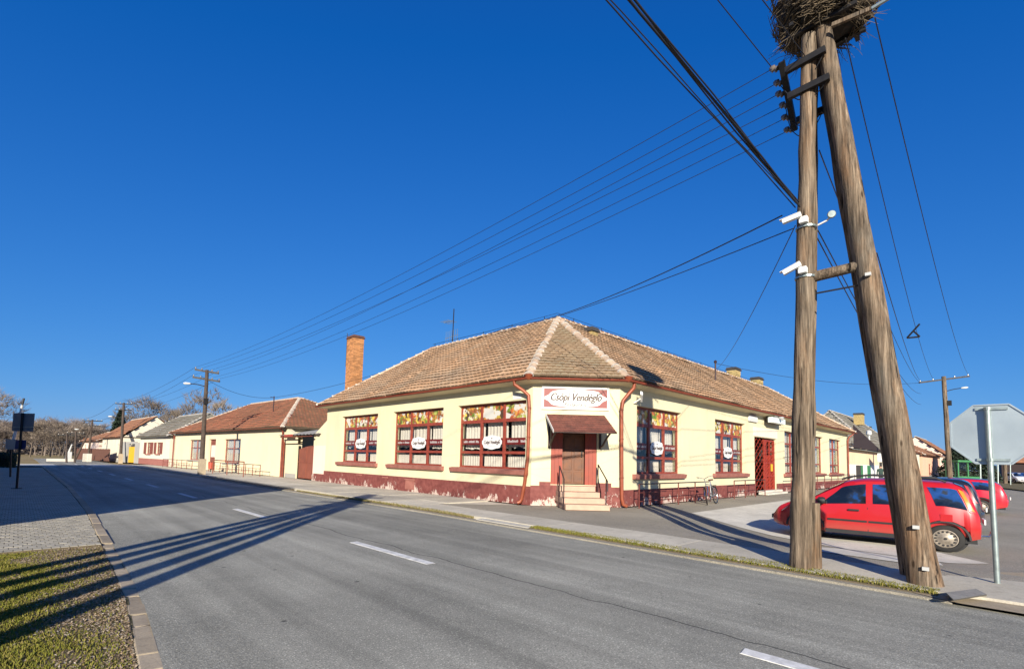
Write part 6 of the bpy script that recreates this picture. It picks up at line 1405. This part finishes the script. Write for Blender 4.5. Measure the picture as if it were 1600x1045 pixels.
IG = [(-1.72, .70), (-1.695, .95), (-1.64, 1.18), (-1.51, 1.45), (-1.34, 1.54), (-.6, 1.575), (.1, 1.56), (.42, 1.49), (.75, 1.27), (1.05, 1.06), (1.2, .985), (1.5, .915), (1.72, .80), (1.86, .62), (1.9, .5)]
HB = [(-1.90, .72), (-1.86, .98), (-1.74, 1.25), (-1.52, 1.40), (-1.2, 1.44), (-.4, 1.465), (.1, 1.45), (.42, 1.37), (.8, 1.12), (1.1, .96), (1.5, .87), (1.75, .76), (1.9, .58), (1.93, .5)]
fw_, rw_ = gnd(1259, 839.5, -.11), gnd(1478, 862, -.11); dv = (fw_-rw_); dv.z = 0; dv.normalize(); lf = Vector((-dv.y, dv.x, 0)); mid = (fw_+rw_)/2-lf*.74; mid.z = 0
RZ = atan2(dv.y, dv.x); CS = (fw_-rw_).length/2.4
make_car('parked_car', 'red five door hatchback with roof rails behind the leaning pole', 'car_red', (mid.x, mid.y, -.112), RZ, IG, (-1.2, 1.2), .30, .80, True)
c2 = Vector((18.4, 2.45, -.112)); make_car('parked_car', 'black hatchback hidden behind the red car, only roof and tail showing', 'car_dark', c2, radians(91), IG, (-1.2, 1.2), .29, .81)
rr = gnd(1536, 803, -.11); make_car('parked_car', 'second red car with its tail sticking out right of the stop sign post', 'car_crimson', Vector((rr.x+.85, rr.y+1.3, -.112)), radians(92), HB, (-1.2, 1.2), .30, .82, False, False)
q = far(1590, 747, 62); make_car('parked_car', 'small distant white car at the right edge of the photograph', 'car_white', Vector((q.x, q.y, -.0)), radians(200), HB)

# ================================================================ BICYCLE
w1, w2 = gnd(1095, 787), gnd(1113, 784.5); w1 = Vector((18.55, 8.22, -.01)); w2 = Vector((19.6, 8.33, -.01)); d = (w2-w1).normalized(); ang = atan2(d.y, d.x)
bi = empty('bicycle', w1, ang, 'old grey bicycle with swept handlebars leaning on the railing', 'bicycle'); tilt = radians(9)
def bl(x, y, z): return Vector((x, y*cos(tilt)+z*sin(tilt), z*cos(tilt)-y*sin(tilt)))
R = .335
def bwheel(cx, steer=0):
    c = Vector((cx, 0, R)); n = 28; ty, ri, sp = MB(), MB(), MB(); dirx = Vector((cos(steer), sin(steer), 0))
    ring_ = lambda r: [bl(*(c+dirx*(cos(2*pi*k/n)*r)+Vector((0, 0, sin(2*pi*k/n)*r)))) for k in range(n+1)]
    wh = ty.tube(ring_(R-.02), .021, 7, cap=False).build('wheel', 'rubber', bi, local=True, smooth=True); ri.tube(ring_(R-.05), .013, 6, cap=False).build('rim', 'chrome', wh, local=True, smooth=True)
    for k in range(20): a = 2*pi*k/20; sp.tube([bl(*c), bl(*(c+dirx*(cos(a)*(R-.05))+Vector((0, 0, sin(a)*(R-.05)))))], .0025, 3, cap=False)
    sp.build('spokes', 'chrome', wh, local=True); MB().tube([bl(c.x, -.06, R), bl(c.x, .06, R)], .022, 8).build('hub', 'chrome', wh, local=True)
    mg = MB(); vs = []
    for k in range(11): 
        a = radians(20+k*15) if cx > .5 else radians(10+k*15)
        for y in (-.028, 0, .028): q_ = c+dirx*(cos(a)*(R+.025))+Vector((0, 0, sin(a)*(R+.025)-abs(y)*.3)); vs.append(bl(q_.x, q_.y+y, q_.z))
    mg.add(vs, [(3*k+j, 3*k+j+1, 3*k+j+4, 3*k+j+3) for k in range(10) for j in range(2)]); mg.build('mudguard', 'steel_black', bi, local=True)
WBs = 1.06; bwheel(0, .35); bwheel(WBs)
bbk, seat, hd0, hd1 = (.60, 0, .29), (.72, 0, .86), (.17, 0, .78), (.22, 0, .66)
fr_ = MB()
for a, b in ((hd1, bbk), (seat, bbk), ((.16, 0, .82), hd1), (seat, (WBs, .05, R)), (seat, (WBs, -.05, R)), (bbk, (WBs, .05, R)), (bbk, (WBs, -.05, R)), (hd0, (.70, 0, .74))): fr_.tube([bl(*a), bl(*b)], .017, 7)
fr_.build('frame', 'bike_frame', bi, local=True, smooth=True)
MB().tube([bl(.2, .055, .7), bl(0, .055, R)], .013, 6).tube([bl(.2, -.055, .7), bl(0, -.055, R)], .013, 6).tube([bl(.2, -.055, .7), bl(.2, .055, .7)], .016, 6).build('fork', 'chrome', bi, local=True)
MB().tube([bl(.42, .30, 1.04), bl(.2, .30, 1.07), bl(.10, .18, 1.05), bl(.14, 0, .98), bl(.10, -.18, 1.05), bl(.2, -.30, 1.07), bl(.42, -.30, 1.04)], .012, 6).tube([bl(.16, 0, .8), bl(.14, 0, .98)], .014, 6).build('handlebar', 'bike_frame', bi, local=True, smooth=True)
sd_ = MB(); sd_.hexa([bl(.60, -.025, .90), bl(.60, .025, .90), bl(.86, .10, .90), bl(.86, -.10, .90), bl(.58, -.02, .93), bl(.58, .02, .93), bl(.88, .1, .96), bl(.88, -.1, .96)]); sd_.build('saddle', 'saddle', bi, local=True, bevel=.02); MB().tube([bl(.70, 0, .78), bl(.73, 0, .92)], .014, 6).build('seat_post', 'chrome', bi, local=True)
MB().hexa([bl(.84, -.06, .70), bl(1.24, -.06, .70), bl(1.24, .06, .70), bl(.84, .06, .70), bl(.84, -.06, .72), bl(1.24, -.06, .72), bl(1.24, .06, .72), bl(.84, .06, .72)]).tube([bl(1.15, .06, .70), bl(WBs, .07, R)], .007, 5).tube([bl(1.15, -.06, .70), bl(WBs, -.07, R)], .007, 5).build('luggage_rack', 'steel_black', bi, local=True)
MB().lathe(bl(.60, .03, .29), bl(0, 1, 0), [(0, .09), (.006, .09)], 18).tube([bl(.60, .06, .29), bl(.66, .06, .14)], .009, 5).tube([bl(.60, -.06, .29), bl(.54, -.06, .44)], .009, 5).build('crank', 'chrome', bi, local=True)
for y, x, z in ((.11, .66, .14), (-.11, .54, .44)): MB().box(tuple(bl(x-.04, y-.04, z-.01)), tuple(bl(x+.04, y+.04, z+.012))).build('pedal', 'rubber', bi, local=True)
MB().tube([bl(.66, -.05, .29), bl(.62, -.22, .02)], .008, 5).build('kick_stand', 'steel_black', bi, local=True)

# ================================================================ PERSON by the white sign
def skin_body(name, verts, edges, radii, mat, parent, root=0, lev=2):
    me = bpy.data.meshes.new(name); me.from_pydata(verts, edges, []); me.materials.append(MATS[mat]); o = bpy.data.objects.new(name, me); COL.objects.link(o); o.parent = parent
    sk = o.modifiers.new('skin', 'SKIN'); 
    if not me.skin_vertices: me.attributes.new('skin', 'FLOAT', 'POINT') if False else None
    bpy.context.view_layer.objects.active = o
    bm_ = bmesh.new(); bm_.from_mesh(me); ly = bm_.verts.layers.skin.verify()
    for i, v in enumerate(bm_.verts): v[ly].radius = radii[i] if isinstance(radii[i], tuple) else (radii[i], radii[i]); v[ly].use_root = (i == root)
    bm_.to_mesh(me); bm_.free(); sb = o.modifiers.new('sub', 'SUBSURF'); sb.levels = lev; sb.render_levels = lev; return o
q = far(1377, 760, 44); pe = empty('person', (q.x, q.y, -.01), radians(200), 'person in a dark jacket standing below the white sign, half hidden by the red car', 'person')
vs = [(0, 0, .95), (0, 0, 1.2), (0, 0, 1.38), (0, 0, 1.46), (0, .01, 1.53), (0, 0, 1.62), (0, .2, 1.37), (0.02, .27, 1.1), (.08, .27, .86), (.1, .265, .78), (0, -.2, 1.37), (.02, -.27, 1.1), (.08, -.27, .86), (.1, -.265, .78), (0, .1, .88), (.02, .11, .5), (0, .11, .09), (.13, .12, .04), (0, -.1, .88), (.02, -.11, .5), (0, -.11, .09), (.13, -.12, .04)]
ed = [(0, 1), (1, 2), (2, 3), (3, 4), (4, 5), (2, 6), (6, 7), (7, 8), (8, 9), (2, 10), (10, 11), (11, 12), (12, 13), (0, 14), (14, 15), (15, 16), (16, 17), (0, 18), (18, 19), (19, 20), (20, 21)]
ra = [.15, (.12, .16), (.11, .17), .06, .085, .09, .075, .055, .045, .04, .075, .055, .045, .04, .09, .065, .05, .045, .09, .065, .05, .045]
skin_body('body', vs, ed, ra, 'cloth_green', pe)
hd = MB().lathe((0, 0, 1.46), (0, 0, 1), [(0, .05), (.04, .075), (.1, .09), (.17, .092), (.22, .07), (.25, .03)], 14); hd.tube([(.085, 0, 1.57), (.115, 0, 1.55)], .018, 6); hd.build('head', 'skin', pe, local=True, smooth=True)
MB().lathe((-.015, 0, 1.555), (0, 0, 1), [(0, .098), (.08, .104), (.14, .085), (.175, .03)], 14).build('hair', 'hair', pe, local=True, smooth=True)

# ================================================================ TREES
def plant_tree(name, label, base, h, depth, seed, tr=.2, twigs=8, tw=.012, spread=.6, group=None):
    rng = random.Random(seed); a, b = bare_tree(h, depth, rng, tr, twigs, tw, spread); e = empty(name, base, rng.uniform(0, 6), label, 'tree', group)
    a.build('trunk', 'bark', e, local=True, smooth=True); b.build('crown', 'twig', e, local=True); return e
def base_at(px, d): p = far(px, 720, d); p.z = -.1; return p
plant_tree('bare_tree', 'large bare tree rising above the roofs behind the street pole', base_at(236, 92), 13.5, 5, 4, .26, 7, .022, .62)
plant_tree('bare_tree', 'bare tree behind the grey roof, partly hidden by the pole with lamp', base_at(292, 84), 13.0, 5, 9, .24, 7, .02, .6)
plant_tree('bare_tree', 'fainter bare tree between the conifer and the large bare tree', base_at(215, 104), 11.5, 5, 15, .2, 6, .024, .6)
plant_tree('bare_tree', 'bare tree with drooping twigs cut by the left edge', base_at(-18, 60), 9.5, 5, 23, .18, 7, .014, .7)
plant_tree('bare_tree', 'bare treetop showing above the red roof of the yellow house', base_at(342, 72), 10.2, 5, 31, .18, 6, .018, .6)
rng = random.Random(77); fr2 = ((78, 94), (64, 100), (92, 98), (46, 90), (110, 104), (128, 100))
for k, (px, d) in enumerate(fr2): plant_tree('bare_tree', ('leafless tree at the front of the wood, %s' % ('third from the left', 'second from the left', 'fourth from the left', 'leftmost', 'fifth from the left', 'rightmost')[k]), base_at(px, d), rng.uniform(6.2, 8.4), 4, 40+k, .13, 8, .02, .6, 'leafless trees before the wood')
wm = MB(); wt = MB(); protos = []
for k in range(5): protos.append(bare_tree(1.0, 4, random.Random(100+k), .016, 9, .0026, .5))
for k in range(210):
    px = rng.uniform(-60, 212); d = rng.uniform(104, 150) if k < 150 else rng.uniform(150, 215); p = base_at(px, d); h = rng.uniform(7.4, 11.4)*(1.0 if px < 150 else .75)*(.8 if px > 185 else 1)*(d/128)**.6; a, b = protos[k % 5]; t = rng.uniform(0, 6.28); ct, st_ = cos(t)*h, sin(t)*h
    for src, dst in ((a, wm), (b, wt)): dst.add([(p.x+v[0]*ct-v[1]*st_, p.y+v[0]*st_+v[1]*ct, p.z+v[2]*h) for v in src.v], src.f)
wm.build('far_wood', 'wood_mass', kind='stuff', label='leafless brown wood beyond the level crossing, trunks and limbs', cat='wood'); wt.build('far_wood', 'wood_mass', kind='stuff', label='fine leafless twigs of the brown wood beyond the crossing', cat='wood')
# undergrowth at the edge of the wood
ug = leaf_cloud(16000, .24, lambda r: (lambda p: Vector((p.x, p.y, r.random()**1.6*3.0)))(base_at(r.uniform(-60, 215), r.uniform(112, 190))), random.Random(5)); ug.build('undergrowth', 'wood_mass', kind='stuff', label='brown undergrowth along the foot of the wood', cat='shrubs')
def conifer(name, label, base, h, r, n, seed, low=.1):
    rg = random.Random(seed); e = empty(name, base, 0, label, 'tree'); MB().tube([(0, 0, -.2), (0, 0, h*.95)], [.02*h, .004*h], 8).build('trunk', 'bark', e, local=True)
    def fn(g):
        t = g.random()**.8; a = g.uniform(0, 2*pi); k = int(a*1.7+t*17) % 3; rr = r*(1-t)**.8*(.35+.65*g.random()**.5)*(.8+.2*k/2); z = h*(low+(1-low)*t)-rr*.25; return Vector((cos(a)*rr, sin(a)*rr, z))
    mb = leaf_cloud(n, h*.028, fn, rg); mb.build('crown', 'conifer_needle', e, local=True); return e
p = base_at(182, 88); conifer('conifer', 'dark green conifer behind the cream gabled house', p, 8.6, 2.4, 9000, 2)
p = far(1512, 750, 70); p.z = -.1; conifer('conifer', 'dark evergreen behind the stop sign and bus shelter', p, 7.0, 4.6, 12000, 3, .02)
# dark clipped hedge at the end of the left footpath
he = leaf_cloud(6000, .09, lambda r: (lambda p: Vector((p.x, p.y, r.random()*1.1)))(far(r.uniform(-25, 24), 735, r.uniform(37.5, 40))), random.Random(6)); he.build('hedge', 'hedge_leaf', kind='stuff', label='low dark hedge beyond the left footpath', cat='hedge')
